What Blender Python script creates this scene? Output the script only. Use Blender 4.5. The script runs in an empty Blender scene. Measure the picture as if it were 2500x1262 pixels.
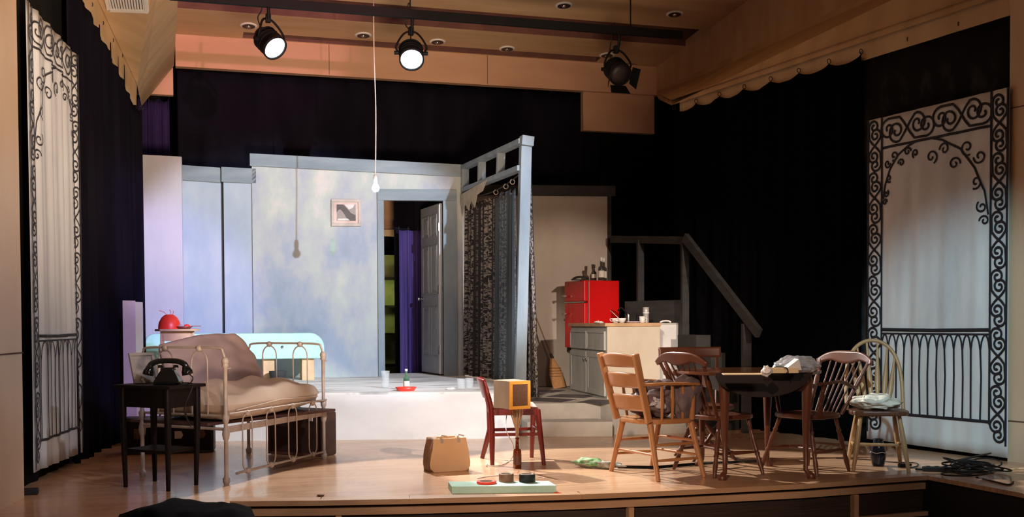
import bpy, math, random
from math import sin, cos, pi, radians as rad
from mathutils import Vector as V3, Matrix, noise
random.seed(7)
SC = bpy.context.scene
COL = SC.collection
# ---------------------------------------------------------------- camera
FPX = 2700.0; PX, PY = 1250.0, 855.0
CAM = V3((0, 0, 1.106))
th, pt, ro = rad(17), rad(1.43), .005
Fd = V3((sin(th)*cos(pt), cos(th)*cos(pt), -sin(pt)))
R0 = V3((cos(th), -sin(th), 0)); U0 = R0.cross(Fd)
Rt = R0*cos(ro) - U0*sin(ro); Up = U0*cos(ro) + R0*sin(ro)
cd = bpy.data.cameras.new('camera'); cam = bpy.data.objects.new('camera', cd); COL.objects.link(cam)
cd.sensor_width = 36; cd.lens = 36*FPX/2500; cd.shift_y = (855-631)/2500; cd.clip_end = 100
cam.matrix_world = Matrix(((Rt.x, Up.x, -Fd.x, CAM.x), (Rt.y, Up.y, -Fd.y, CAM.y), (Rt.z, Up.z, -Fd.z, CAM.z), (0, 0, 0, 1)))
SC.camera = cam
# ---------------------------------------------------------------- world, exposure
w = bpy.data.worlds.new('world'); SC.world = w; w.use_nodes = True
w.node_tree.nodes['Background'].inputs[0].default_value = (.75, .6, .55, 1)
w.node_tree.nodes['Background'].inputs[1].default_value = .012
SC.view_settings.view_transform = 'Standard'; SC.view_settings.look = 'None'
SC.view_settings.exposure = 0.0; SC.view_settings.gamma = 1
SC.cycles.max_bounces = 6; SC.cycles.sample_clamp_indirect = 4

def ray(x, y): return Fd + Rt*((x-PX)/FPX) - Up*((y-PY)/FPX)
def PZ(x, y, z=0.0): d = ray(x, y); return CAM + d*((z-CAM.z)/d.z)      # point of a height seen there
def PYy(x, y, Y): d = ray(x, y); return CAM + d*(Y/d.y)                 # point at a depth
def PV(x, y, A, B):                                                     # point on an upright plane over line A-B
    d = ray(x, y); n = V3((-(B[1]-A[1]), B[0]-A[0], 0)); a = V3((A[0], A[1], 0))
    return CAM + d*((a-CAM).dot(n)/d.dot(n))

def spot(name, loc, tgt, power, color, size, blend=.3, radius=.06):
    l = bpy.data.lights.new(name, 'SPOT'); l.energy = power; l.color = color; l.spot_size = rad(size); l.spot_blend = blend
    l.shadow_soft_size = radius
    o = bpy.data.objects.new(name, l); COL.objects.link(o); o.location = loc
    o.rotation_euler = (V3(tgt)-V3(loc)).to_track_quat('-Z', 'Y').to_euler(); return o
# hall lighting bars out over the audience, plus unseen added fills
spot('hall_wash_cool', (4.6, .2, 5.0), (1.55, 13.6, 1.35), 6800, (.74, .83, 1.0), 19, .35, .05)
spot('hall_wash_platform', (6.2, 1.2, 5.2), (1.75, 10.7, .35), 5000, (.93, .95, 1.0), 17, .6, .05)
spot('hall_wash_violet', (2.6, .3, 4.8), (-.12, 13.2, 1.45), 3600, (.44, .33, 1.0), 12, .6)
spot('hall_wash_violet_low', (1.2, .3, 4.6), (-.38, 10.75, .75), 1500, (.55, .36, 1.0), 6.5, .6)
spot('hall_wash_warm', (4.7, 1.0, 3.6), (4.6, 12.5, 1.0), 2600, (1, .80, .66), 16, .6)
spot('added_fill_kitchen', (-1.0, .5, 4.2), (4.6, 11.2, .7), 2600, (1, .88, .78), 13, .7)  # unseen fill from the left, added to brighten the cabinet doors
spot('hall_wash_chairs', (-1.2, -.5, 3.6), (3.0, 7.6, .45), 1500, (1, .70, .50), 25, .8)
spot('hall_wash_gate_right', (.8, .5, 5.2), (6.15, 7.8, .6), 2100, (.56, .86, 1.0), 17, .8)
spot('hall_wash_gate_left', (5.2, 2.2, 4.6), (-.95, 8.3, 1.5), 520, (.74, .82, 1.0), 26, .7)
spot('added_fill_floor_left', (3.6, .8, 4.6), (.1, 7.5, 0), 520, (1, .86, .80), 20, .8)  # unseen lamp added to lift the dark floor at the left
spot('hall_wash_pink', (2.6, .6, 3.6), (.9, 14.2, 4.65), 2000, (1, .40, .52), 13, .6)
spot('added_fill_warm', (1.5, -3.0, 4.2), (2.2, 8.6, .3), 520, (1, .76, .68), 50, .8, .5)  # broad unseen fill added to raise the overall warm level
spot('added_ceiling_fill', (1.3, 3.0, .3), (.9, 11.5, 5.0), 2600, (1, .72, .50), 58, .8, .6)  # unseen low uplight added to give the ceiling its warm glow

# ---------------------------------------------------------------- materials
def M(name, col, rough=.6, metal=0, var=.15, scale=6, st=(1, 1, 1), bump=0, col2=None, coat=0, trans=0, alpha=1, sheen=0, ior=1.45, detail=4):
    m = bpy.data.materials.new(name); m.use_nodes = True; nt = m.node_tree; b = nt.nodes['Principled BSDF']
    b.inputs['Roughness'].default_value = rough; b.inputs['Metallic'].default_value = metal
    b.inputs['Coat Weight'].default_value = coat; b.inputs['Transmission Weight'].default_value = trans
    b.inputs['Alpha'].default_value = alpha; b.inputs['Sheen Weight'].default_value = sheen; b.inputs['IOR'].default_value = ior
    tc = nt.nodes.new('ShaderNodeTexCoord'); mp = nt.nodes.new('ShaderNodeMapping'); mp.inputs['Scale'].default_value = st
    nz = nt.nodes.new('ShaderNodeTexNoise'); nz.inputs['Scale'].default_value = scale; nz.inputs['Detail'].default_value = detail
    cr = nt.nodes.new('ShaderNodeValToRGB'); L = nt.links.new
    L(tc.outputs['Object'], mp.inputs[0]); L(mp.outputs[0], nz.inputs['Vector']); L(nz.outputs['Fac'], cr.inputs[0])
    c2 = col2 or tuple(min(1, c*(1+var)) for c in col); c1 = col if col2 else tuple(c*(1-var) for c in col)
    cr.color_ramp.elements[0].position = .35; cr.color_ramp.elements[1].position = .65
    cr.color_ramp.elements[0].color = (*c1, 1); cr.color_ramp.elements[1].color = (*c2, 1)
    L(cr.outputs[0], b.inputs['Base Color'])
    if bump:
        bp = nt.nodes.new('ShaderNodeBump'); bp.inputs['Strength'].default_value = bump; bp.inputs['Distance'].default_value = .01
        L(nz.outputs['Fac'], bp.inputs['Height']); L(bp.outputs[0], b.inputs['Normal'])
    return m
def emis(name, col, s):
    m = bpy.data.materials.new(name); m.use_nodes = True; b = m.node_tree.nodes['Principled BSDF']
    b.inputs['Base Color'].default_value = (*col, 1); b.inputs['Emission Color'].default_value = (*col, 1); b.inputs['Emission Strength'].default_value = s
    return m
def multi(name, stops, scale, st, rough=.75, scale2=None, bump=0):
    """several paint colours dabbed over each other"""
    m = bpy.data.materials.new(name); m.use_nodes = True; nt = m.node_tree; b = nt.nodes['Principled BSDF']; L = nt.links.new
    b.inputs['Roughness'].default_value = rough
    tc = nt.nodes.new('ShaderNodeTexCoord'); mp = nt.nodes.new('ShaderNodeMapping'); mp.inputs['Scale'].default_value = st
    nz = nt.nodes.new('ShaderNodeTexNoise'); nz.inputs['Scale'].default_value = scale; nz.inputs['Detail'].default_value = 7; nz.inputs['Roughness'].default_value = .62
    cr = nt.nodes.new('ShaderNodeValToRGB'); L(tc.outputs['Object'], mp.inputs[0]); L(mp.outputs[0], nz.inputs['Vector']); L(nz.outputs['Fac'], cr.inputs[0])
    e = cr.color_ramp.elements; e[0].position, e[0].color = stops[0][0], (*stops[0][1], 1); e[1].position, e[1].color = stops[-1][0], (*stops[-1][1], 1)
    for p, c in stops[1:-1]: k = e.new(p); k.color = (*c, 1)
    L(cr.outputs[0], b.inputs['Base Color'])
    if bump:
        bp = nt.nodes.new('ShaderNodeBump'); bp.inputs['Strength'].default_value = bump; bp.inputs['Distance'].default_value = .01
        L(nz.outputs['Fac'], bp.inputs['Height']); L(bp.outputs[0], b.inputs['Normal'])
    return m
def floor_mat():
    m = bpy.data.materials.new('maple_floor'); m.use_nodes = True; nt = m.node_tree; b = nt.nodes['Principled BSDF']; L = nt.links.new
    tc = nt.nodes.new('ShaderNodeTexCoord'); br = nt.nodes.new('ShaderNodeTexBrick')
    br.inputs['Scale'].default_value = 1; br.inputs['Brick Width'].default_value = 1.1; br.inputs['Row Height'].default_value = .06
    br.inputs['Mortar Size'].default_value = .0012; br.inputs['Color1'].default_value = (.56, .33, .19, 1); br.inputs['Color2'].default_value = (.66, .41, .245, 1)
    br.inputs['Mortar'].default_value = (.30, .15, .08, 1)
    nz = nt.nodes.new('ShaderNodeTexNoise'); nz.inputs['Scale'].default_value = 3; nz.inputs['Detail'].default_value = 8
    mp = nt.nodes.new('ShaderNodeMapping'); mp.inputs['Scale'].default_value = (.8, 9, 1)
    mx = nt.nodes.new('ShaderNodeMixRGB'); mx.blend_type = 'MULTIPLY'; mx.inputs[0].default_value = .5
    cr = nt.nodes.new('ShaderNodeValToRGB'); cr.color_ramp.elements[0].color = (.55, .5, .45, 1); cr.color_ramp.elements[1].color = (1, 1, 1, 1)
    cr.color_ramp.elements[0].position = .3; cr.color_ramp.elements[1].position = .6
    L(tc.outputs['Object'], br.inputs['Vector']); L(tc.outputs['Object'], mp.inputs[0]); L(mp.outputs[0], nz.inputs['Vector'])
    L(nz.outputs['Fac'], cr.inputs[0]); L(br.outputs['Color'], mx.inputs[1]); L(cr.outputs[0], mx.inputs[2]); L(mx.outputs[0], b.inputs['Base Color'])
    n2 = nt.nodes.new('ShaderNodeTexNoise'); n2.inputs['Scale'].default_value = 2.2; mr = nt.nodes.new('ShaderNodeMapRange')
    mr.inputs[3].default_value = .18; mr.inputs[4].default_value = .42; L(tc.outputs['Object'], n2.inputs['Vector']); L(n2.outputs['Fac'], mr.inputs[0]); L(mr.outputs[0], b.inputs['Roughness'])
    b.inputs['Coat Weight'].default_value = .35; b.inputs['Coat Roughness'].default_value = .12
    bp = nt.nodes.new('ShaderNodeBump'); bp.inputs['Strength'].default_value = .06; L(nz.outputs['Fac'], bp.inputs['Height']); L(bp.outputs[0], b.inputs['Normal'])
    return m
def lace_mat(name, dark, light, scale=1):
    """dark cloth with a woven pattern of lighter sprigs in upright stripes"""
    m = bpy.data.materials.new(name); m.use_nodes = True; nt = m.node_tree; b = nt.nodes['Principled BSDF']; L = nt.links.new
    b.inputs['Roughness'].default_value = .8
    uv = nt.nodes.new('ShaderNodeTexCoord'); mp = nt.nodes.new('ShaderNodeMapping'); mp.inputs['Scale'].default_value = (15, 30, 1)
    vo = nt.nodes.new('ShaderNodeTexNoise'); vo.inputs['Scale'].default_value = 2.6; vo.inputs['Detail'].default_value = 1.2; vo.inputs['Distortion'].default_value = .9
    L(uv.outputs['UV'], mp.inputs[0]); L(mp.outputs[0], vo.inputs['Vector'])
    wv = nt.nodes.new('ShaderNodeTexWave'); wv.wave_type = 'BANDS'; wv.bands_direction = 'X'; wv.inputs['Scale'].default_value = 1.1; wv.inputs['Distortion'].default_value = 1.0
    m2 = nt.nodes.new('ShaderNodeMapping'); m2.inputs['Scale'].default_value = (2.1, .25, 1); L(uv.outputs['UV'], m2.inputs[0]); L(m2.outputs[0], wv.inputs['Vector'])
    c1 = nt.nodes.new('ShaderNodeValToRGB'); c1.color_ramp.elements[0].position = .47; c1.color_ramp.elements[1].position = .53
    c2 = nt.nodes.new('ShaderNodeValToRGB'); c2.color_ramp.elements[0].position = .25; c2.color_ramp.elements[1].position = .5
    L(vo.outputs['Fac'], c1.inputs[0]); L(wv.outputs['Fac'], c2.inputs[0])
    mu = nt.nodes.new('ShaderNodeMath'); mu.operation = 'MULTIPLY'; L(c1.outputs[0], mu.inputs[0]); L(c2.outputs[0], mu.inputs[1])
    mx = nt.nodes.new('ShaderNodeMixRGB'); mx.inputs[1].default_value = (*dark, 1); mx.inputs[2].default_value = (*light, 1); L(mu.outputs[0], mx.inputs[0]); L(mx.outputs[0], b.inputs['Base Color'])
    return m

m_floor = floor_mat()
m_ceil = M('birch_ply_ceiling', (.50, .31, .16), .5, scale=1.6, st=(.5, 3.0, 1), col2=(.60, .40, .22), detail=6)
m_soffit = M('birch_ply_soffit', (.46, .30, .15), .55, scale=1.1, st=(.35, 3.2, 1), col2=(.60, .41, .22), detail=8)
m_wallwood = M('pale_wall_ply', (.62, .44, .28), .42, scale=2, st=(1, 1, .3), col2=(.70, .52, .35))
m_fascia = M('fascia_ply', (.60, .34, .21), .5, scale=2, st=(.6, 1, 2), col2=(.66, .39, .25))
m_seam = M('dark_seam', (.10, .05, .03), .8)
m_edge = M('stage_nosing_wood', (.42, .24, .13), .35, scale=4, st=(.4, 4, 4), col2=(.50, .30, .17))
m_grille = M('dark_ribbed_riser', (.018, .010, .007), .7, scale=60, st=(.05, .05, 2.5), col2=(.045, .024, .016))
m_black = M('black_cloth', (.002, .002, .0025), .95, scale=20, var=.3)
m_blackB = M('black_drape', (.007, .006, .011), .95, scale=3, st=(1, 1, .3), col2=(.011, .010, .017))
for m_ in (m_black, m_blackB): m_.node_tree.nodes['Principled BSDF'].inputs['Specular IOR Level'].default_value = .03
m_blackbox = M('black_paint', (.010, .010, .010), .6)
m_smoke = multi('black_drop_smudged', [(.4, (.006, .006, .006)), (.58, (.012, .012, .012)), (.75, (.06, .06, .06))], 2.2, (1, 1, .5))
m_iron2 = M('thin_grey_painted_line', (.035, .035, .045), .8)
m_smoke.node_tree.nodes['Principled BSDF'].inputs['Specular IOR Level'].default_value = .05
m_canvas = multi('painted_canvas', [(.3, (.52, .54, .55)), (.5, (.64, .66, .66)), (.68, (.76, .77, .76))], 1.6, (1.6, 1.6, .35), .85)
m_iron = M('painted_black_line', (.012, .012, .018), .7)
m_flat = multi('dabbed_wall_paint', [(.30, (.30, .37, .44)), (.40, (.36, .42, .52)), (.48, (.46, .49, .52)), (.55, (.50, .56, .52)), (.63, (.64, .61, .58)), (.74, (.70, .69, .62))], 1.0, (1.5, 1.5, .9))
m_flatL = multi('dabbed_wall_paint_pale', [(.3, (.47, .45, .52)), (.5, (.56, .54, .60)), (.7, (.64, .60, .62))], .8, (2, 2, .5))
m_flatB = multi('dabbed_wall_paint_blue', [(.3, (.34, .42, .52)), (.5, (.43, .51, .58)), (.7, (.58, .60, .60))], 1.0, (1.6, 1.6, .8))
m_flatK = multi('dabbed_wall_paint_tan', [(.3, (.34, .29, .24)), (.5, (.43, .37, .30)), (.7, (.50, .45, .38))], 1.0, (1, 1, .6))
m_trim = multi('blue_grey_stained_timber', [(.3, (.17, .225, .26)), (.5, (.24, .30, .34)), (.7, (.31, .37, .40))], 1.6, (2, 2, .5), .6)
m_trimH = multi('blue_grey_stained_board', [(.3, (.17, .225, .26)), (.5, (.24, .30, .34)), (.7, (.31, .37, .40))], 1.6, (.5, 2, 3), .6)
m_railc = M('dark_grey_stained_timber', (.022, .022, .022), .8, scale=4, st=(1, 1, 4), col2=(.036, .035, .034))
m_plat = multi('whitewashed_platform', [(.3, (.60, .62, .62)), (.42, (.74, .74, .73)), (.6, (.82, .82, .81)), (.75, (.87, .87, .86))], 1.4, (.8, .8, 1.5))
m_platTop = multi('painted_platform_top', [(.34, (.40, .41, .40)), (.43, (.55, .55, .52)), (.49, (.80, .80, .76)), (.7, (.87, .87, .83))], 1.8, (.7, 2.6, 1))
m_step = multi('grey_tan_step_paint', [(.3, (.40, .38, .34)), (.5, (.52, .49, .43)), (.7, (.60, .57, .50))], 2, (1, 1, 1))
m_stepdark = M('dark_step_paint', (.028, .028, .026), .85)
m_tile = M('grey_painted_diamond', (.10, .09, .10), .7)
m_door = M('white_door_paint', (.48, .52, .55), .5, var=.05)
m_doorW = M('white_hinge_edge', (.85, .85, .85), .4, var=.03)
m_purple = M('purple_drape', (.045, .024, .13), .85, scale=4, st=(4, 4, .2), col2=(.075, .045, .19))
m_purple2 = M('deep_violet_drape', (.025, .012, .08), .9, scale=4, st=(4, 4, .2), col2=(.04, .02, .12))
m_lace = lace_mat('brown_lace_cloth', (.016, .012, .011), (.23, .20, .17))
m_lace2 = lace_mat('blue_grey_lace_cloth', (.045, .06, .075), (.14, .17, .19))
m_pelmet = M('aged_cream_paper', (.50, .45, .33), .8)
m_metal = M('brushed_steel', (.55, .55, .55), .25, 1, var=.1)
m_dmetal = M('black_lamp_metal', (.006, .006, .007), .6)
m_dmetal.node_tree.nodes['Principled BSDF'].inputs['Specular IOR Level'].default_value = .2
m_steel = M('matte_steel', (.50, .50, .49), .5, .4, var=.06)
m_white = M('white_enamel', (.80, .78, .74), .3, var=.04)
m_bed = M('aged_cream_iron', (.44, .36, .31), .5, .1, scale=14, col2=(.54, .45, .39))
m_beddark = M('dark_bed_spring_rail', (.10, .045, .04), .6)
m_linen = M('pale_pink_linen', (.46, .35, .37), .9, scale=4, col2=(.52, .40, .41), bump=.25)
m_linen2 = M('faded_cream_mattress', (.60, .48, .40), .9, scale=3, col2=(.66, .54, .45), bump=.3)
m_darkwood = M('black_stained_wood', (.006, .004, .004), .5, scale=4, st=(1, 1, .3), col2=(.011, .007, .006))
m_darkwood.node_tree.nodes['Principled BSDF'].inputs['Specular IOR Level'].default_value = .18
m_phone = M('black_bakelite', (.008, .008, .008), .12)
m_mint = M('mint_enamel', (.42, .74, .66), .3, var=.05)
m_tan = M('tan_wood_block', (.62, .40, .22), .6)
m_red = M('glossy_red_enamel', (.62, .008, .008), .3, var=.05, coat=.5)
m_redlac = M('red_stained_wood', (.12, .009, .007), .3, scale=5, st=(1, 1, .3), col2=(.18, .015, .010), coat=.3)
m_redplastic = M('red_plastic', (.92, .055, .03), .35, var=.05)
m_rust = M('reddish_ceramic', (.22, .04, .03), .3)
m_brownleather = M('dark_brown_leather', (.035, .016, .012), .45, scale=10, col2=(.06, .028, .02))
m_brownside = M('brown_leather_edge', (.12, .045, .03), .45)
m_oak = M('honey_oak', (.36, .15, .055), .38, scale=3, st=(1, 1, .25), col2=(.46, .21, .08), coat=.2, detail=6)
m_walnut = M('red_brown_varnished_wood', (.075, .022, .010), .38, scale=3, st=(1, 1, .3), col2=(.125, .040, .017), coat=.1, detail=6)
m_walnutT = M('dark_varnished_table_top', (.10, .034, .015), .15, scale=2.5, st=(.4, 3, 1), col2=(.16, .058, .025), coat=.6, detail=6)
m_leaf = M('dark_varnished_leaf_wood', (.008, .003, .002), .5, scale=3, st=(.4, 3, 1), col2=(.014, .005, .003))  # dark varnish, much deeper than the table top
m_windsor = M('golden_oak', (.36, .21, .09), .38, scale=3, st=(1, 1, .25), col2=(.47, .29, .14), detail=6)
m_winddark = M('worn_dark_wood_seat', (.13, .055, .03), .35)
m_bag = M('tan_bag_leather', (.62, .40, .22), .6, scale=5, col2=(.69, .46, .27))
m_bagdark = M('brown_bag_lining', (.20, .10, .05), .7)
m_foam = multi('mint_foam_board', [(.35, (.38, .62, .54)), (.5, (.47, .74, .64)), (.7, (.55, .80, .71))], 4, (1, 1, 1), .9, bump=.2)
m_brown = M('brown_tape', (.22, .11, .065), .4)
m_card = M('grey_cardboard_core', (.40, .36, .32), .8)
m_orange = M('yellow_orange_frame', (.80, .38, .06), .45, var=.06)
m_box = M('weathered_plywood', (.20, .13, .08), .7, scale=4, st=(1, 1, .3), col2=(.30, .21, .13))
m_screen = M('brown_mesh_screen', (.13, .06, .03), .6, scale=60)
m_straw = M('dried_straw', (.48, .30, .17), .9)
m_broom = M('orange_broom_corn', (.50, .24, .09), .9, scale=20, st=(6, 6, .3), col2=(.62, .33, .14), bump=.4)
m_amber = M('amber_bottle_glass', (.28, .05, .008), .08, trans=.55, var=.05)
m_greenglass = M('green_bottle_glass', (.30, .55, .36), .06, trans=.85, var=.05)
m_glass = M('clear_glass', (.85, .9, .9), .05, alpha=.16, var=0)
m_dglass = M('dark_clear_glass', (.18, .17, .15), .08, trans=.7, var=.05)
m_label = M('cream_paper_label', (.72, .66, .55), .7, var=.05)
m_paper = M('white_paper', (.82, .80, .76), .7, var=.03)
m_counter = M('tan_laminate_top', (.56, .36, .20), .45)
m_cab = multi('grey_scumbled_cabinet_paint', [(.3, (.36, .38, .36)), (.5, (.45, .46, .43)), (.7, (.54, .54, .50))], 2.5, (2, 2, .6), .6)
m_cabside = multi('tan_scumbled_panel', [(.3, (.52, .45, .35)), (.5, (.60, .53, .42)), (.7, (.66, .59, .48))], 2, (1, 1, .7))
m_coat = M('mauve_grey_cloth', (.11, .08, .085), .9, scale=5, col2=(.18, .13, .135), bump=.4)
m_shirt = M('pale_grey_cloth', (.50, .48, .52), .9, bump=.3)
m_cushion = M('patterned_seat_cushion', (.62, .42, .34), .9, scale=26, col2=(.20, .09, .07), detail=1)
m_cream = M('cream_crumpled_cloth', (.62, .58, .46), .9, scale=9, col2=(.72, .68, .56), bump=.4)
m_manila = M('manila_folder_paper', (.80, .62, .36), .6, var=.05)
m_plastic = M('cloudy_plastic_film', (.62, .72, .82), .18, trans=.55, scale=18, bump=.8, var=.1)
m_vase = M('black_lacquer', (.008, .010, .016), .15, var=.2)
m_cable = M('black_cable_rubber', (.008, .008, .009), .5)
m_cord = M('pale_cord', (.62, .56, .52), .6)
m_green = M('green_mop_fibre', (.10, .26, .08), .9, scale=18, col2=(.40, .46, .34), detail=2, bump=.5)
m_greymop = M('grey_mop_fibre', (.16, .17, .15), .9, scale=30, col2=(.42, .42, .38), bump=.5)
m_photo = M('sepia_photo_paper', (.34, .30, .28), .6, var=.05)
m_photodark = M('dark_sepia_ink', (.11, .095, .09), .6)
m_photolight = M('pale_photo_paper', (.70, .66, .62), .6)
m_photo2 = M('grey_photo_mount', (.30, .27, .26), .6, var=.05)
m_frame = M('beige_picture_frame', (.52, .45, .40), .45)
m_frame2 = M('pinkish_mount_board', (.68, .52, .46), .7)
m_green2 = M('yellow_green_paint', (.40, .45, .20), .7)
m_lampcold = emis('lit_lamp_lens', (.82, .93, 1.0), 14)
m_bulb = emis('lit_bulb', (.95, .98, 1.0), 30)
m_can = M('polished_reflector', (.55, .52, .50), .2, .9)
m_candark = M('dark_can_interior', (.03, .02, .02), .5)

# ---------------------------------------------------------------- mesh helpers
class MB:
    def __init__(s): s.v = []; s.f = []; s.uv = []; s.sm = []
    def add(s, vs, fs, smooth=False, uvs=None):
        o = len(s.v); s.v += [V3(v) for v in vs]; s.uv += (uvs if uvs else [(0, 0)]*len(vs))
        for f in fs: s.f.append(tuple(i+o for i in f)); s.sm.append(smooth)
        return s
    def box(s, c, d, rz=0, M4=None):
        x, y, z = d[0]/2, d[1]/2, d[2]/2
        vs = [V3((a, b, e)) for a in (-x, x) for b in (-y, y) for e in (-z, z)]
        R = Matrix.Rotation(rz, 3, 'Z') if M4 is None else M4
        return s.add([R @ v + V3(c) for v in vs], [(0, 1, 3, 2), (4, 6, 7, 5), (0, 4, 5, 1), (2, 3, 7, 6), (0, 2, 6, 4), (1, 5, 7, 3)])
    def beam(s, p0, p1, w, h, up=(0, 0, 1)):
        """bar of width w (sideways) and height h (along up)"""
        p0, p1 = V3(p0), V3(p1); d = (p1-p0).normalized(); u = V3(up); sd = d.cross(u)
        if sd.length < 1e-4: sd = d.cross(V3((0, 1, 0)))
        sd.normalize(); u = sd.cross(d).normalized()
        vs = [p + sd*(a*w/2) + u*(b*h/2) for p in (p0, p1) for a, b in ((-1, -1), (1, -1), (1, 1), (-1, 1))]
        return s.add(vs, [(0, 3, 2, 1), (4, 5, 6, 7), (0, 1, 5, 4), (1, 2, 6, 5), (2, 3, 7, 6), (3, 0, 4, 7)])
    def tube(s, pts, r, seg=8, closed=False, flat=None):
        """flat=(normal, k) squeezes the section along that normal"""
        pts = [V3(p) for p in pts]; n = len(pts); rr = r if isinstance(r, (list, tuple)) else [r]*n
        vs = []; ref = None
        for i, p in enumerate(pts):
            a = pts[(i-1) % n] if (closed or i > 0) else p; b = pts[(i+1) % n] if (closed or i < n-1) else p
            d = (b-a); d = d.normalized() if d.length > 1e-9 else V3((0, 0, 1))
            if flat: ref = V3(flat[0]).normalized()
            elif ref is None: ref = V3((0, 0, 1)) if abs(d.z) < .9 else V3((1, 0, 0))
            u = d.cross(ref)
            if u.length < 1e-5: u = d.cross(V3((1, 0, .3)))
            u.normalize(); v = u.cross(d).normalized()
            if not flat: ref = v
            for k in range(seg):
                t = 2*pi*k/seg; q = v*sin(t)*(flat[1] if flat else 1)
                vs.append(p + (u*cos(t)+q)*rr[i])
        fs = []
        for i in range(n if closed else n-1):
            for k in range(seg):
                a = i*seg+k; b = i*seg+(k+1) % seg; c = ((i+1) % n)*seg+(k+1) % seg; d = ((i+1) % n)*seg+k
                fs.append((a, b, c, d))
        s.add(vs, fs, True)
        if not closed:
            s.add([vs[k] for k in range(seg)], [tuple(range(seg))[::-1]]); s.add([vs[(n-1)*seg+k] for k in range(seg)], [tuple(range(seg))])
        return s
    def turned(s, p0, p1, prof, seg=12):
        p0, p1 = V3(p0), V3(p1); return s.tube([p0.lerp(p1, t) for t, r in prof], [r for t, r in prof], seg)
    def lathe(s, prof, c=(0, 0, 0), seg=24, ax=None):
        c = V3(c); R = Matrix.Identity(3) if ax is None else V3(ax).to_track_quat('Z', 'Y').to_matrix()
        vs = [R @ V3((r*cos(2*pi*k/seg), r*sin(2*pi*k/seg), z)) + c for r, z in prof for k in range(seg)]
        fs = [(i*seg+k, i*seg+(k+1) % seg, (i+1)*seg+(k+1) % seg, (i+1)*seg+k) for i in range(len(prof)-1) for k in range(seg)]
        s.add(vs, fs, True)
        if prof[0][0] > 1e-4: s.add(vs[:seg], [tuple(range(seg))[::-1]])
        if prof[-1][0] > 1e-4: s.add(vs[-seg:], [tuple(range(seg))])
        return s
    def ball(s, c, r, seg=14, rings=8, sc=(1, 1, 1), R=None):
        vs = []; R = R or Matrix.Identity(3)
        for i in range(rings+1):
            a = pi*i/rings
            for k in range(seg): vs.append(V3(c) + R @ V3((r*sc[0]*sin(a)*cos(2*pi*k/seg), r*sc[1]*sin(a)*sin(2*pi*k/seg), r*sc[2]*cos(a))))
        return s.add(vs, [(i*seg+k, (i+1)*seg+k, (i+1)*seg+(k+1) % seg, i*seg+(k+1) % seg) for i in range(rings) for k in range(seg)], True)
    def prism(s, poly, O, U, W, N, t):
        """outline poly (u,w) on plane O,U,W pushed out by t along N"""
        O, U, W, N = V3(O), V3(U), V3(W), V3(N); n = len(poly)
        a = [O+U*p[0]+W*p[1] for p in poly]; b = [p+N*t for p in a]
        return s.add(a+b, [tuple(range(n))[::-1], tuple(range(n, 2*n))] + [(i, (i+1) % n, n+(i+1) % n, n+i) for i in range(n)])
    def grid(s, fn, nu, nv, smooth=True, thick=0):
        """sheet fn(u,v) for u,v in 0..1; thick gives a second skin"""
        P = [[V3(fn(i/nu, j/nv)) for j in range(nv+1)] for i in range(nu+1)]
        vs = [P[i][j] for i in range(nu+1) for j in range(nv+1)]; uv = [(i/nu, j/nv) for i in range(nu+1) for j in range(nv+1)]
        q = nv+1; fs = [(i*q+j, (i+1)*q+j, (i+1)*q+j+1, i*q+j+1) for i in range(nu) for j in range(nv)]
        if thick:
            nn = []
            for i in range(nu+1):
                for j in range(nv+1):
                    du = P[min(i+1, nu)][j]-P[max(i-1, 0)][j]; dv = P[i][min(j+1, nv)]-P[i][max(j-1, 0)]; k = du.cross(dv)
                    nn.append(k.normalized() if k.length > 1e-9 else V3((0, 0, 1)))
            m = len(vs); vs = vs+[v-k*thick for v, k in zip(vs, nn)]; uv = uv+uv; fs = fs+[tuple(m+i for i in f[::-1]) for f in fs]
            e = [i*q for i in range(nu+1)] + [nu*q+j for j in range(1, nv+1)] + [i*q+nv for i in range(nu-1, -1, -1)] + [j for j in range(nv-1, 0, -1)]
            for a, b in zip(e, e[1:]+e[:1]): fs.append((b, a, a+m, b+m))
        return s.add(vs, fs, smooth, uv)
    def build(s, name, mat, parent=None, world=True, bevel=0, sub=0):
        vs = s.v
        if parent is not None and world:
            inv = parent_mat(parent).inverted(); vs = [inv @ v for v in vs]
        me = bpy.data.meshes.new(name); me.from_pydata([tuple(v) for v in vs], [], s.f); me.update()
        for p, k in zip(me.polygons, s.sm): p.use_smooth = k
        ul = me.uv_layers.new(name='uv')
        for lp in me.loops: ul.data[lp.index].uv = s.uv[lp.vertex_index]
        if mat: me.materials.append(mat)
        o = bpy.data.objects.new(name, me); COL.objects.link(o)
        if parent is not None: o.parent = parent
        if bevel:
            b = o.modifiers.new('bevel', 'BEVEL'); b.width = bevel; b.segments = 2; b.limit_method = 'ANGLE'; b.angle_limit = rad(50)
        if sub: k = o.modifiers.new('sub', 'SUBSURF'); k.levels = sub; k.render_levels = sub
        return o
def parent_mat(o):
    m = Matrix.Translation(o.location) @ o.rotation_euler.to_matrix().to_4x4()
    return parent_mat(o.parent) @ m if o.parent else m
def T(name, label, cat, loc=(0, 0, 0), rz=0, group=None):
    o = bpy.data.objects.new(name, None); COL.objects.link(o); o.location = loc; o.rotation_euler = (0, 0, rz); o.empty_display_size = .1
    o['label'] = label; o['category'] = cat
    if group: o['group'] = group
    return o
def tag(o, label, cat, group=None, kind=None):
    o['label'] = label; o['category'] = cat
    if group: o['group'] = group
    if kind: o['kind'] = kind
    return o
def struct(name, mb, mat, parent=None, **k):
    o = mb.build(name, mat, parent, **k)
    if parent is None: o['kind'] = 'structure'
    return o
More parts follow.
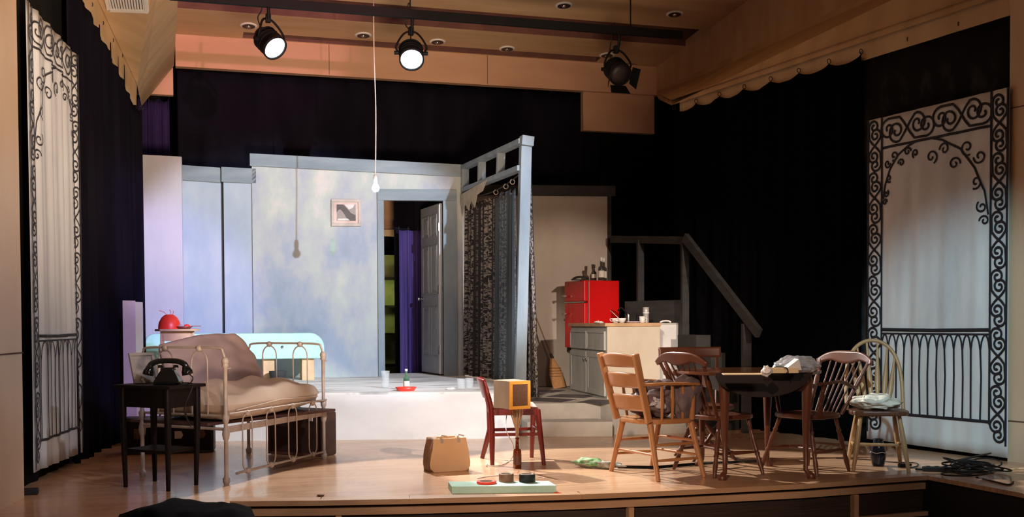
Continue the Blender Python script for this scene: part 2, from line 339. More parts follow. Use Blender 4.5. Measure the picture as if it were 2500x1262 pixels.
def dup(root, loc, rz=None, label=None):
    r = root.copy(); COL.objects.link(r); r.location = loc
    if rz is not None: r.rotation_euler = (0, 0, rz)
    if label: r['label'] = label
    for ch in list(root.children):
        c = ch.copy(); COL.objects.link(c); c.parent = r
        for g in ch.children: d = g.copy(); COL.objects.link(d); d.parent = c
    return r
def lp(a, b, t): return a+(b-a)*t
def bez(pts, n=16):
    """smooth Catmull-Rom curve through pts"""
    P = [V3(p) for p in pts]; out = []
    for i in range(len(P)-1):
        a = P[i-1] if i else P[0]*2-P[1]; b, c = P[i], P[i+1]; d = P[i+2] if i+2 < len(P) else P[-1]*2-P[-2]
        for k in range(n):
            t = k/n; out.append(.5*((2*b)+(c-a)*t+(2*a-5*b+4*c-d)*t*t+(3*b-a-3*c+d)*t**3))
    return out+[P[-1]]
Z3 = V3((0, 0, 1))

# ================================================================ THE SETTING
LW0, LW1 = (-.98, 8.0), (-.38, 11.9)       # line of the left-hand drapes
RW0, RW1 = (6.25, 7.2), (5.30, 12.1)       # line of the right-hand drapes
edge = [PZ(560, 1223), PZ(780, 1221), PZ(1000, 1217), PZ(1210, 1212), PZ(1420, 1206), PZ(1640, 1197), PZ(1960, 1181), PZ(2260, 1160)]
e2 = [(p.x, p.y) for p in edge]
poly = [(-2.6, 3.6), (e2[0][0], 3.6)] + e2 + [(5.25, 4.2), (8.5, 4.2), (8.5, 17.5), (-4, 17.5), (-4, 3.6)]
struct('floor', MB().prism(poly, (0, 0, -.03), (1, 0, 0), (0, 1, 0), (0, 0, 1), .03), m_floor)
struct('floor_hall', MB().box((2, 4, -1.0), (24, 18, .05)), M('dark_hall_floor', (.05, .03, .02), .6))
# stage front
n_, b_, g_ = MB(), MB(), MB()
el = [V3((e2[0][0]+.0, 3.6, 0))] + edge
for a, b in zip(edge, edge[1:]):
    d = (b-a).normalized(); o = V3((-d.y, d.x, 0))*-1  # towards the hall
    n_.beam(a+V3((0, 0, -.016))-o*.05, b+V3((0, 0, -.016))-o*.05, .13, .033)
    b_.beam(a+V3((0, 0, -.075))-o*.05, b+V3((0, 0, -.075))-o*.05, .10, .045)
    g_.beam(a+V3((0, 0, -.55))-o*.06, b+V3((0, 0, -.55))-o*.06, .06, .90)
struct('trim_1', n_, m_edge); struct('trim_2', b_, m_edge); struct('wall_stage_front', g_, m_grille)
for k, (x, y) in enumerate([(813, 1240), (1522, 1228), (2093, 1205)]):
    p = PZ(x, y, -.09); q = min(range(len(edge)-1), key=lambda i: abs((edge[i]+edge[i+1]).x/2-p.x)); a, b = edge[q], edge[q+1]
    yy = a.y+(b.y-a.y)*(p.x-a.x)/(b.x-a.x)
    struct('trim_%d' % (3+k), MB().box((p.x, yy+.005, -.50), (.036, .05, .80)), m_edge)
a, b = edge[0], V3((edge[0].x, 3.6, 0))
struct('wall_left_extension', MB().beam(a+V3((-.03, -.02, -.5)), b+V3((-.03, 0, -.5)), .06, .93), m_edge)
a, b = edge[-1], V3((5.25, 4.2, 0))
struct('wall_right_extension', MB().beam(a+V3((.05, -.03, -.52)), b+V3((.05, 0, -.52)), .06, .98), m_blackbox)
struct('trim_6', MB().beam(edge[-2].lerp(edge[-1], .0)+V3((0, -.012, -.27)), edge[-1]+V3((0, -.012, -.27)), .03, .03), m_edge)
# side walls of the hall in front of the drapes
struct('wall_left', MB().prism([(0, 0), (3.9, 0), (3.9, 6.2), (0, 6.2)], (-.93, 7.68, 0), V3((-.155, -.988, 0)), Z3, V3((-.988, .155, 0)), .12), m_wallwood)
ws = MB()
for z in (.93, 3.32):
    ws.beam(V3((-.925, 7.68, z)), V3((-.925-.155*3.8, 7.68-.988*3.8, z)), .006, .008)
struct('trim_7', ws, m_seam)
struct('wall_right', MB().prism([(0, 0), (3.6, 0), (3.6, 6.2), (0, 6.2)], (6.235, 7.13, 0), V3((.2, -.98, 0)), Z3, V3((.98, .2, 0)), .12), m_wallwood)
ws = MB()
for z in (.32, 2.75):
    ws.beam(V3((6.232, 7.13, z)), V3((6.232+.2*3.5, 7.13-.98*3.5, z)), .006, .008)
struct('trim_8', ws, m_seam)
struct('wall_back', MB().box((2.5, 17.3, 3), (14, .2, 7)), m_blackbox)
struct('wall_far_left', MB().box((-2.6, 13.5, 3), (.1, 8, 7)), m_blackbox)
struct('wall_far_right', MB().box((8.2, 12.5, 3), (.1, 10, 7)), m_blackbox)
# ceiling: recess with two sunk channels, fascia, side soffits
CZ = lambda y: 4.65+.1*(14.2-y)
xl, xr = .06, 6.55
c = MB(); ch = MB()
def slab(mb, y0, z0, y1, z1, x0=xl, x1=xr):
    mb.add([(x0, y0, z0), (x1, y0, z0), (x1, y1, z1), (x0, y1, z1)], [(0, 1, 2, 3)])
def sunk(mb, ya, yb, dep, x0, x1):      # a sunk channel between depths ya and yb
    za, zb = CZ(ya), CZ(yb)
    slab(mb, ya, za, ya, za+dep, x0, x1); slab(mb, ya, za+dep, yb, zb+dep, x0, x1); slab(mb, yb, zb+dep, yb, zb, x0, x1)
    for x in (x0, x1): mb.add([(x, ya, za), (x, yb, zb), (x, yb, zb+dep), (x, ya, za+dep)], [(0, 1, 2, 3)])
slab(c, 14.2, CZ(14.2), 14.17, CZ(14.17)); slab(c, 13.97, CZ(13.97), 13.34, CZ(13.34)); slab(c, 12.75, CZ(12.75), 5.0, CZ(5.0))
slab(c, 14.17, CZ(14.17), 13.97, CZ(13.97), xl, .86); slab(c, 14.17, CZ(14.17), 13.97, CZ(13.97), 5.55, xr)
slab(c, 5.0, CZ(5.0)+.3, 14.2, CZ(14.2)+.3)
sunk(ch, 14.17, 13.97, .12, .86, 5.55); sunk(ch, 13.34, 12.75, .20, xl, xr)
struct('ceiling_channels', ch, M('shade_toned_channel_wood', (.15, .06, .045), .6))  # inner faces coloured dark to stand for shade in the recess
struct('ceiling', c, m_ceil)
struct('ceiling_back_fascia', MB().box(((xl+xr)/2, 14.26, 4.46), (xr-xl, .12, .40)), m_fascia)
sm = MB()
for x in (1.93, 4.02): sm.box((x, 14.197, 4.46), (.006, .004, .38))
struct('trim_9', sm, m_seam)
struct('wall_back_panel_right', MB().box((5.93, 14.32, 4.0), (1.06, .1, .53)), m_fascia)
struct('wall_back_panel_left', MB().box((-.28, 14.32, 4.12), (.62, .1, .40)), m_fascia)
# side soffits, from the line above each row of drapes to the edge of the recess
def ext(a, b, y):      # carry the line b->a on to depth y
    t = (y-b.y)/(a.y-b.y); return b+(a-b)*t
Lo0, Lo1 = PV(253, 30, LW0, LW1), PV(316, 166, LW0, LW1); Lo0 = ext(Lo0, Lo1, 6.0); Lo1 = ext(Lo0, Lo1, 12.2)
Li0, Li1 = PZ(434, 0, 4.26), PZ(425, 153, 4.26); Li0, Li1 = ext(Li0, Li1, 6.0), ext(Li0, Li1, 14.2)
Ro0, Ro1 = PV(2230, 62, RW0, RW1), PV(1660, 250, RW0, RW1); Ro0, Ro1 = ext(Ro0, Ro1, 6.0), ext(Ro0, Ro1, 11.5)
Ri0, Ri1 = PZ(2125, 0, 4.26), PZ(1588, 239, 4.26); Ri0, Ri1 = ext(Ri0, Ri1, 6.0), ext(Ri0, Ri1, 14.2)
def quad(name, pts, mat, up):
    mb = MB(); mb.add(pts, [tuple(range(len(pts)))]); mb.add([V3(p)+V3(up) for p in pts], [tuple(range(len(pts)))[::-1]]); struct(name, mb, mat)
Lc = V3((-.34, 14.2, Lo1.z+.15)); Rc = V3((6.5, 14.2, 4.2))
quad('ceiling_left_soffit', [Lo0, Li0, Li1, Lc, Lo1], m_soffit, (0, 0, .06))
quad('ceiling_left_step', [Li0, Li0+V3((0, 0, 1.4)), Li1+V3((0, 0, .45)), Li1], m_fascia, (-.05, 0, 0))
quad('ceiling_right_soffit', [Ro0, Ro1, Rc, Ri1, Ri0], m_soffit, (0, 0, .06))
quad('ceiling_right_step', [Ri0, Ri1, Ri1+V3((0, 0, .45)), Ri0+V3((0, 0, 1.4))], m_ceil, (.05, 0, 0))
st_ = MB(); st_.beam(Lo0+V3((-.02, 0, -.10)), Lo1+V3((-.02, 0, -.10)), .03, .24); struct('trim_10', st_, m_soffit)
st_ = MB(); st_.beam(Ro0+V3((.05, 0, -.07)), Ro0.lerp(Ro1, .982)+V3((.05, 0, -.07)), .03, .17); struct('trim_11', st_, m_soffit)
# the set of flats stands on this line
W0, W1 = (-.4, 14.05), (3.40, 13.35)
wd = V3((W1[0]-W0[0], W1[1]-W0[1], 0)).normalized(); wn = V3((wd.y, -wd.x, 0))         # wn points to the hall
WO = V3((W0[0], W0[1], 0))
def wu(px, py): return (PV(px, py, W0, W1)-WO).dot(wd)
def wpt(px, py): p = PV(px, py, W0, W1); return ((p-WO).dot(wd), p.z)

# ================================================================ DRAPES
def curtain_ring_pts(c, r=.022, ax=(0, 1, 0)):
    R = V3(ax).to_track_quat('Z', 'Y').to_matrix(); return [V3(c)+R @ V3((r*cos(t*pi/5), r*sin(t*pi/5), 0)) for t in range(10)]
def drape(name, A, B, zt, zb, label, mat, folds=14, amp=.05, n=160, scallop=.05, hooks=9, cat='curtain', group=None, off=(0, 0, 0), bottom=None):
    A, B = V3(A), V3(B); d = (B-A); L = d.length; dn = d.normalized(); nn = V3((dn.y, -dn.x, 0))
    ph = [random.uniform(-.6, .6) for _ in range(60)]
    def fn(u, v):
        k = u*folds+ph[int(u*50)]*.0; f = amp*(sin(2*pi*k+1.2*sin(5*u*pi))+.4*sin(2*pi*k*2.3+1))*(.25+.75*(1-v))
        zt_ = lp(zt[0], zt[1], u) - scallop*abs(sin(pi*u*hooks))**.8
        zb_ = zb if bottom is None else bottom(u)
        p = A+d*u+nn*f+V3(off); p.z = lp(zb_, zt_, v)
        return p
    root = T(name, label, cat, (A+B)/2*1.0, 0, group)
    MB().grid(fn, n, 24, thick=.006).build('cloth', mat, root)
    for i in range(hooks+1):
        u = i/hooks; p = A+d*u+V3(off); p.z = lp(zt[0], zt[1], u)+.022
        r_ = MB(); r_.tube(curtain_ring_pts(p, ax=dn), .004, 5, True); r_.build('curtain_hook', m_candark, root)
    return root
ltop0, ltop1 = PV(216, 0, LW0, LW1), PV(325, 185, LW0, LW1)
la, lb = V3((-.60, 10.45, 0)), V3((-.36, 12.0, 0)); 
zz = lambda y: ltop1.z+(ltop0.z-ltop1.z)*(ltop1.y-y)/(ltop1.y-ltop0.y)
drape('black_stage_drape', lw0 if False else V3((-.985, 7.75, 0)), V3((-.76, 9.5, 0)), (zz(7.75), zz(9.5)), .0, 'black drape behind the left painted gate cloth', m_smoke, 3, .012, hooks=5, off=(-.06, 0, 0))
drape('black_stage_drape', V3((-.78, 9.42, 0)), V3((-.40, 11.9, 0)), (zz(9.42), zz(11.9)), .0, 'long black drape hanging right of the left painted gate cloth', m_blackB, 7, .05, hooks=6)
drape('black_stage_drape', V3((-.50, 11.9, 0)), V3((-.30, 12.5, 0)), (3.5, 3.4), .0, 'narrow gathered black drape just left of the tall lilac flat', m_blackB, 4, .05, hooks=2)
rtop = lambda y: PV(2480, 20, RW0, RW1).z+(PV(1645, 268, RW0, RW1).z-PV(2480, 20, RW0, RW1).z)*(y-PV(2480, 20, RW0, RW1).y)/(PV(1645, 268, RW0, RW1).y-PV(2480, 20, RW0, RW1).y)
ry = lambda y: V3((lp(RW0[0], RW1[0], (y-RW0[1])/(RW1[1]-RW0[1])), y, 0))
drape('black_stage_drape', ry(7.15), ry(8.72), (rtop(7.15), rtop(8.72)), .0, 'black drape with grey smudges above the right painted gate', m_smoke, 2, .01, hooks=3, scallop=.035, off=(.05, 0, 0))
drape('black_stage_drape', ry(8.68), ry(11.45), (rtop(8.68), rtop(11.45)), .0, 'long plain black drape left of the right painted gate', m_black, 8, .03, hooks=7, scallop=.05)
b0, b1 = PYy(432, 166, 14.12), PYy(1487, 236, 14.12)
def bb(u):
    x = lp(b0.x, b1.x, u); return 2.75 if 2.2 < x < 3.1 else .02
drape('black_backdrop_curtain', (b0.x, 14.5, 0), (b1.x, 14.5, 0), (4.34, 4.27), .02, 'wide black backdrop curtain hung across the back above the flats', m_blackB, 16, .03, n=240, hooks=16, scallop=.02, bottom=bb)
drape('purple_drape', (-.40, 14.9, 0), (-.02, 14.9, 0), (4.0, 4.0), .0, 'dark purple drape in the gap above the tall lilac flat', m_purple2, 4, .04, hooks=3, n=60)
pa, pb = PYy(975, 560, 14.4), PYy(1022, 560, 14.4)
drape('purple_drape', (pa.x, 14.45, .45), (pb.x+.12, 14.45, .45), (pa.z, pa.z), .05, 'purple curtain hanging behind the open doorway', m_purple, 4, .035, hooks=3, n=60, scallop=.01)
drape('black_doorway_drape', (pa.x-.03, 14.62, 0), (pb.x+.7, 14.62, 0), (3.0, 3.0), .0, 'black masking cloth behind the purple doorway curtain', m_blackB, 4, .03, hooks=4, n=60, scallop=.01)

# ---------------------------------------------------------------- painted gate cloths
def spiral(c, r, a0, turns, d=1, n=22, r1=.18):
    """from the outside in"""
    return [(c[0]+r*lp(1, r1, t/n)*cos(a0+d*2*pi*turns*t/n), c[1]+r*lp(1, r1, t/n)*sin(a0+d*2*pi*turns*t/n)) for t in range(n+1)]
def scroll_unit(x0, x1, y0, y1):
    """two crossed S-lines, each ending in an inward curl at both ends (column running up)"""
    w_, h = x1-x0, y1-y0; cx = (x0+x1)/2; out = []; r = min(w_*.38, h*.165)
    for s in (1, -1):
        up = spiral((cx+s*w_*.06, y1-h*.13 if s > 0 else y1-h*.30), r, 0 if s > 0 else pi, 1.35, 1 if s > 0 else -1)
        dn = spiral((cx-s*w_*.06, y0+h*.13 if s > 0 else y0+h*.30), r, pi if s > 0 else 0, 1.35, 1 if s > 0 else -1)
        mid = [(cx+s*w_*.40, y1-h*.36), (cx+s*w_*.2, y0+h*.56), (cx, (y0+y1)/2), (cx-s*w_*.2, y0+h*.44), (cx-s*w_*.40, y0+h*.36)]
        out.append(up[::-1]+mid+dn)
    return out
def gate(name, label, O, U, N, W, zb, zt, fold, label2, lwid=1.0, ink=None):
    """canvas W wide along U from O; scrollwork painted in black on it"""
    O, U, N = V3(O), V3(U), V3(N)
    def pos(u, z, lift=0):
        f = fold*(sin(u*23+.4*z)*.6+sin(u*41+1+.9*z)*.4)
        return O+U*u+N*(f+lift)+Z3*(z)
    root = T(name, label, 'painted cloth', O+U*(W/2))
    def fn(u, v):
        zt_ = zt(u) if callable(zt) else zt; zb_ = zb(u) if callable(zb) else zb
        return pos(u*W, lp(zb_, zt_, v))
    MB().grid(fn, 200, 30, thick=.005).build('canvas', m_canvas, root)
    cw = W*.115; Zt = zt(.5) if callable(zt) else zt; b0 = .30; rail = 1.03; m_ = MB()
    tb = lambda u: (zt(u/W) if callable(zt) else zt)
    def line(pts, r=.011):
        r *= lwid; P_ = [pts[0]]
        for a, b in zip(pts, pts[1:]):
            k = max(1, int(math.hypot(b[0]-a[0], b[1]-a[1])/(.02 if abs(b[0]-a[0]) > .03 else .12))); P_ += [(lp(a[0], b[0], t/k), lp(a[1], b[1], t/k)) for t in range(1, k+1)]
        pts = P_
        m_.tube([pos(max(.004, min(W-.004, p[0])), p[1], .011) for p in pts], r, 6, flat=(N, .3))
    for x in (cw, W-cw): line([(x, b0-.02)]+[(x, lp(b0, tb(x), t/12)) for t in range(1, 13)], .010)
    for x in (.012, W-.012): line([(x, .12)]+[(x, lp(.12, tb(x), t/12)) for t in range(1, 13)], .010)
    th_ = .27
    n = 6; H = Zt-.12
    for x0, x1 in ((.01, cw), (W-cw, W-.01)):
        for k in range(n):
            for s in scroll_unit(x0, x1, .14+H*k/n*.985, .14+H*(k+1)/n*.985): line(s, .010)
    line([(lp(cw, W-cw, t/10), tb(lp(cw, W-cw, t/10))-th_) for t in range(11)], .011)
    m3 = 2; tw = (W-2*cw)/m3
    for k in range(m3):
        for s in scroll_unit(0, th_*.95, 0, tw):
            line([(cw+k*tw+y, tb(cw+k*tw+y)-th_*.97+x) for x, y in s], .010)
    # corner brackets
    for sd in (0, 1):
        def q(x, y): X = cw+x if sd == 0 else W-cw-x; return (X, tb(X)-th_-y)
        k = 1.12 if sd == 0 else .72
        arc = [q(x*k, y*k) for x, y in [(.02, .62), (.05, .45), (.13, .28), (.26, .12), (.42, .03), (.52, .0)]]
        line(arc, .009)
        for (x, y, r, a, d) in [(.09, .20, .055, 0, 1), (.20, .12, .06, 2, -1), (.12, .38, .05, 1, 1), (.07, .56, .045, -1, 1), (.31, .22, .05, 3, 1), (.40, .10, .05, 0, -1), (.52, .14, .055, 2, 1), (.05, .66, .04, 0, -1)]:
            line([q(px_*k, py_*k) for px_, py_ in spiral((x, y), r, a, 1.2, d)], .008)
    # balustrade
    line([(cw, rail), (lp(cw, W-cw, .5), rail-.006), (W-cw, rail)], .014); line([(cw, rail-.035), (W-cw, rail-.035)], .007); line([(cw, b0), (W-cw, b0)], .012)
    nb = 13; bw = (W-2*cw)/nb
    for k in range(nb):
        xa, xb = cw+bw*k, cw+bw*(k+1)
        line([(lp(xa, xb, t/8), rail-.17+.13*sin(pi*t/8)**.6) for t in range(9)], .008)
        if k: line([(xa, rail-.16), (xa+random.uniform(-.008, .008), .65), (xa+random.uniform(-.006, .006), b0)], .009)
    o = m_.build('painted_ironwork', ink or m_iron, root); o['label'] = label2
    return root
# right gate
g1, g0 = PV(2474, 700, RW0, RW1), PV(2128, 700, RW0, RW1)      # near edge, far edge
U = V3((g0.x-g1.x, g0.y-g1.y, 0)); W = U.length; U.normalize(); N = V3((-U.y, U.x, 0)); N = N if N.x < 0 else -N
zt0, zt1 = PV(2476, 214, RW0, RW1).z, PV(2136, 295, RW0, RW1).z
gate('painted_gate_cloth', 'pale canvas painted with a black scrolled iron gate, right side of the stage', V3((g1.x, g1.y, 0))+N*.05, U, N, W, lambda u: .03+.02*u, lambda u: lp(zt0, zt1, u), .006, 'black painted scrolls and bars')
# left gate
h0, h1 = PV(62, 700, LW0, LW1), PV(184, 700, LW0, LW1)
U = V3((h1.x-h0.x, h1.y-h0.y, 0)); W = U.length; U.normalize(); N = V3((U.y, -U.x, 0)); N = N if N.x > 0 else -N
zt0, zt1 = PV(72, 18, LW0, LW1).z, PV(184, 142, LW0, LW1).z
gate('painted_gate_cloth', 'pale folded canvas painted with a black iron gate, left side of the stage', V3((h0.x, h0.y, 0))+N*.03, U, N, W, lambda u: .10-.02*u, lambda u: lp(zt0, zt1, u), .015, 'thin black painted scrolls and bars', .72, m_iron2)

# ================================================================ SET: platforms and flats
pA, pB = V3((-.28, 10.95, 0)), V3((2.9, 10.14, 0)); pdv = (pB-pA).normalized(); 
ph_ = .45
pl = T('bedroom_platform', 'low whitewashed platform below the grey-blue wall, its front streaked white', 'platform', (1.5, 12, 0))
kL = V3((3.42, 10.02, 0))
poly = [(pA.x, pA.y), (pB.x, pB.y), (3.16, 10.12), (3.42, 11.1), (3.42, 14.3), (-.28, 14.3)]
MB().prism(poly, (0, 0, 0), (1, 0, 0), (0, 1, 0), (0, 0, 1), ph_-.02).build('platform_body', m_plat, pl)
MB().prism(poly, (0, 0, ph_-.02), (1, 0, 0), (0, 1, 0), (0, 0, 1), .02).build('platform_top', m_platTop, pl)
kp = T('kitchen_platform', 'lower tan-grey kitchen platform with diamond-painted floor', 'platform', (4.5, 11.5, 0))
kz = .30
k0, k1 = PZ(1290, 985, kz), PZ(1466, 983, kz)
poly = [(3.44, 11.1), (3.30, k0.y), (k1.x, k1.y), (k1.x+.02, 10.05), (4.9, 9.97), (5.0, 12.9), (3.44, 13.33)]
MB().prism(poly, (0, 0, 0), (1, 0, 0), (0, 1, 0), (0, 0, 1), kz).build('platform_body', m_step, kp)
dm = MB()
for cx, cy in [(3.72, 10.85), (3.75, 11.85), (3.72, 12.7), (4.15, 11.35), (4.16, 10.42), (4.12, 12.3), (3.4, 11.4)]:
    dm.prism([(-.30, 0), (0, -.36), (.30, 0), (0, .36)], (cx, cy, kz), (1, 0, 0), (0, 1, 0), (0, 0, 1), .003)
dm.build('painted_diamonds', m_tile, kp)['label'] = 'dark grey painted diamonds'
s0, s1 = PZ(1292, 1067, 0), PZ(1496, 1066, 0)
stp = T('entrance_step', 'grey-tan wooden step in front of the kitchen platform', 'step', (3.8, 10.2, 0))
MB().prism([(s0.x-.02, s0.y), (s1.x, s1.y), (s1.x, k1.y-.01), (s0.x, k0.y-.01)], (0, 0, 0), (1, 0, 0), (0, 1, 0), (0, 0, 1), .145).build('tread_block', m_step, stp, bevel=.004)
for i, (px_, z) in enumerate([(1640, .12), (1700, .22)]):
    pass
def flat(name, label, u0, u1, z0, zt0, zt1, mat, thick=.05, fwd=0.0, trim=None, hole=None):
    root = T(name, label, 'scenery flat', WO+wd*((u0+u1)/2)+wn*fwd+Z3*z0)
    O = WO+wn*fwd
    if hole:
        a, b, zh = hole
        m1 = MB(); m1.prism([(u0, z0), (a, z0), (a, zt0+(zt1-zt0)*(a-u0)/(u1-u0)), (u0, zt0)], O, wd, Z3, -wn, thick)
        m1.prism([(a, zh), (b, zh), (b, zt0+(zt1-zt0)*(b-u0)/(u1-u0)), (a, zt0+(zt1-zt0)*(a-u0)/(u1-u0))], O, wd, Z3, -wn, thick)
        m1.prism([(b, z0), (u1, z0), (u1, zt1), (b, zt0+(zt1-zt0)*(b-u0)/(u1-u0))], O, wd, Z3, -wn, thick)
        m1.build('panel', mat, root)
    else: MB().prism([(u0, z0), (u1, z0), (u1, zt1), (u0, zt0)], O, wd, Z3, -wn, thick).build('panel', mat, root)
    if trim:
        MB().prism([(u0-.02, zt0-trim), (u1, zt1-trim), (u1, zt1+.01), (u0-.02, zt0+.01)], O, wd, Z3, wn, .03).build('top_board', m_trimH, root, bevel=.003)
    return root
u_a, zt_a = wpt(330, 380); u_b, zt_b = wpt(447, 386)
flat('tall_scenery_flat', 'tall lilac-lit painted flat at the far left of the set', u_a, u_b, 0.45, zt_a, zt_b, m_flatL, fwd=.12)
u_c, z_c = wpt(447, 404); u_d, z_d = wpt(538, 412)
flat('narrow_scenery_flat', 'blue painted flat left of the black upright gap', u_c-.1, u_d, .45, z_c, z_d, m_flatB, fwd=.0, trim=.17)
u_e, z_e = wpt(545, 410); u_f, z_f = wpt(616, 414)
flat('narrow_scenery_flat', 'blue painted flat right of the black upright gap', u_e, u_f+.05, .45, z_e, z_f, m_flatB, fwd=.0, trim=.17)
MB().box(WO+wd*((u_d+u_e)/2)-wn*.06+Z3*1.7, (.10, .02, 2.6)).build('gap_backing_strip', m_blackbox); tag(bpy.data.objects['gap_backing_strip'], 'black strip seen in the upright gap between two blue flats', 'board')
u_g, z_g = wpt(615, 378); u_h, z_h = wpt(1128, 405)
dl, dz = wpt(937, 490); dr, _ = wpt(1081, 497)
main = flat('main_scenery_flat', 'wide grey-blue dabbed wall with the doorway and framed picture', u_g, u_h, .45, z_g, z_h, m_flat, fwd=.03, trim=.14, hole=(dl, dr, dz))
O = WO+wn*.03
tj = wpt(921, 475); tk = wpt(1114, 480)
MB().prism([(tj[0], .45), (dl, .45), (dl, dz), (tj[0], dz)], O, wd, Z3, wn, .03).build('door_jamb', m_trim, main, bevel=.003)
MB().prism([(dr, .45), (tk[0], .45), (tk[0], dz), (dr, dz)], O, wd, Z3, wn, .03).build('door_jamb', m_trim, main, bevel=.003)
MB().prism([(tj[0], dz), (tk[0], dz), (tk[0], dz+.135), (tj[0], dz+.135)], O, wd, Z3, wn, .032).build('door_lintel', m_trimH, main, bevel=.003)
# end post of the main wall where the timber frame meets it
# open door
hg = WO+wd*(dr-.04)-wn*.05
dj = T('panelled_door', 'white six-panel door standing open behind the grey doorway', 'door', (hg.x, hg.y, .46))
ang = rad(75); dd = (wn*-1*sin(ang) + wd*-1*cos(ang)); dnn = V3((dd.y, -dd.x, 0)); dnn = dnn if dnn.dot(wn-wd) > 0 else -dnn
dW, dH = .80, dz-.45-.04
O2 = V3((hg.x, hg.y, .47))
MB().prism([(0, 0), (dW, 0), (dW, dH), (0, dH)], O2, dd, Z3, -dnn, .035).build('door_leaf', m_door, dj, bevel=.002)
for a, b in ((.10, .36), (.44, .70)):
    for z0, z1 in ((.20, .85), (1.0, 1.62), (1.72, dH-.12)):
        q = MB(); O3 = O2+dnn*.001
        for (x0, x1, y0, y1) in ((a, b, z0, z0+.02), (a, b, z1-.02, z1), (a, a+.02, z0, z1), (b-.02, b, z0, z1)): q.prism([(x0, y0), (x1, y0), (x1, y1), (x0, y1)], O3, dd, Z3, dnn, .008)
        q.prism([(a+.05, z0+.05), (b-.05, z0+.05), (b-.05, z1-.05), (a+.05, z1-.05)], O3, dd, Z3, dnn, .006)
        q.build('door_panel', m_door, dj, bevel=.003)
MB().prism([(-.006, 0), (.045, 0), (.045, dH-.02), (-.006, dH-.02)], O2-dd*.03+dnn*.004, dd, Z3, dnn, .012).build('hinge_edge', m_doorW, dj)
for z in (.25, 1.0, 1.78): q = MB(); q.tube([O2-dd*.02+dnn*.02+Z3*(z), O2-dd*.02+dnn*.02+Z3*(z+.1)], .012, 8); q.build('hinge', m_metal, dj)
q = MB(); kp_ = O2+dd*(dW-.07)+Z3*.95
for s in (1,): q.lathe([(.028, 0), (.028, .006), (.011, .01), (.011, .035), (.024, .045), (.028, .06), (.02, .075), (0, .078)], kp_+dnn*.001, 14, dnn)
q.build('door_knob', m_metal, dj)
q = MB(); q.lathe([(.028, 0), (.028, .006), (.011, .01), (.011, .035), (.024, .045), (.028, .06), (.02, .075), (0, .078)], kp_-dnn*.036, 14, -dnn); q.build('door_knob', m_metal, dj)
sm0, sm1 = PV(806, 585, W0, W1), PV(819, 622, W0, W1); smc = (sm0+sm1)/2+wn*.031
q = MB(); q.prism([(.035*cos(t*pi/8)*(1+.2*sin(3*t)), .11*sin(t*pi/8)) for t in range(16)], smc, wd, Z3, wn, .0008); q.build('green_smudge', M('faint_green_wash', (.36, .48, .42), .8, scale=12), main)['label'] = 'faint green paint smudge'
# framed picture
c0, c1 = PV(809, 487, W0, W1), PV(882, 553, W0, W1)
cu = ((c0+c1)/2-WO).dot(wd); cz = (c0.z+c1.z)/2; hw, hh = (c1-c0).dot(wd)/2, (c0.z-c1.z)/2
pf = T('framed_picture', 'framed dark landscape photograph hanging left of the doorway', 'picture', WO+wd*cu+wn*.035+Z3*cz)
def rectframe(m, O, U, W, N, x0, x1, y0, y1, b, t):
    for r in ((x0, x1, y0, y0+b), (x0, x1, y1-b, y1), (x0, x0+b, y0+b, y1-b), (x1-b, x1, y0+b, y1-b)):
        m.prism([(r[0], r[2]), (r[1], r[2]), (r[1], r[3]), (r[0], r[3])], O, U, W, N, t)
Op = WO+wd*cu+wn*.032+Z3*cz
q = MB(); rectframe(q, Op, wd, Z3, wn, -hw, hw, -hh, hh, .035, .03); q.build('frame', m_frame, pf, bevel=.004)
q = MB(); q.prism([(-hw+.03, -hh+.03), (hw-.03, -hh+.03), (hw-.03, hh-.03), (-hw+.03, hh-.03)], Op, wd, Z3, wn, .014); q.build('mount', m_frame2, pf)
iw, ih = hw-.065, hh-.065
q = MB(); q.prism([(-iw, -ih), (iw, -ih), (iw, ih), (-iw, ih)], Op+wn*.014, wd, Z3, wn, .002); ph0 = q.build('photograph', m_photo, pf)
q = MB(); q.prism([(-iw, .0), (-iw, ih), (-iw*.3, ih), (iw*.1, ih*.5), (iw*.55, -ih*.1), (iw, -ih*.3), (iw, -ih), (iw*.2, -ih), (-iw*.05, -ih*.5), (-iw*.35, ih*.1), (-iw*.6, ih*.4), (-iw*.8, ih*.35)], Op+wn*.016, wd, Z3, wn, .0015); q.build('dark_shape', m_photodark, ph0)
q = MB(); q.prism([(-iw*.2, ih), (iw*.9, ih), (iw*.7, ih*.6), (iw*.3, ih*.4)], Op+wn*.016, wd, Z3, wn, .001); q.prism([(-iw*.9, -ih*.95), (iw*.4, -ih*.95), (iw*.1, -ih*.7), (-iw*.9, -ih*.75)], Op+wn*.0175, wd, Z3, wn, .001); q.build('pale_shape', m_photolight, ph0)

# timber frame with beams and its post
P0 = PZ(1264, 943, .45); P0 = V3((3.46, 11.05, .45))
pt_ = PYy(1285, 334, 11.05)
fr = T('timber_frame', 'grey-blue timber frame with a tall post beside the lace curtain', 'frame', (P0.x, P0.y, .45))
m1 = MB(); m1.beam(P0, V3((pt_.x-.01, P0.y, pt_.z-.10)), .115, .09, (0, 1, 0)); m1.build('post', m_trim, fr, bevel=.004)
q = MB(); q.beam(V3((pt_.x-.01, P0.y-.02, pt_.z-.10)), V3((pt_.x, P0.y-.02, pt_.z)), .13, .12, (0, 1, 0)); q.build('post_cap', m_trim, fr, bevel=.004)
We = WO+wd*(u_h+.02)+wn*.06
top1 = V3((pt_.x-.04, P0.y, pt_.z-.045)); top0 = V3((We.x, We.y, z_h-.03))
lowz = PYy(1272, 410, 11.05).z; low1 = V3((P0.x+.03, P0.y, lowz)); low0 = V3((We.x, We.y, PV(1128, 466, W0, W1).z))
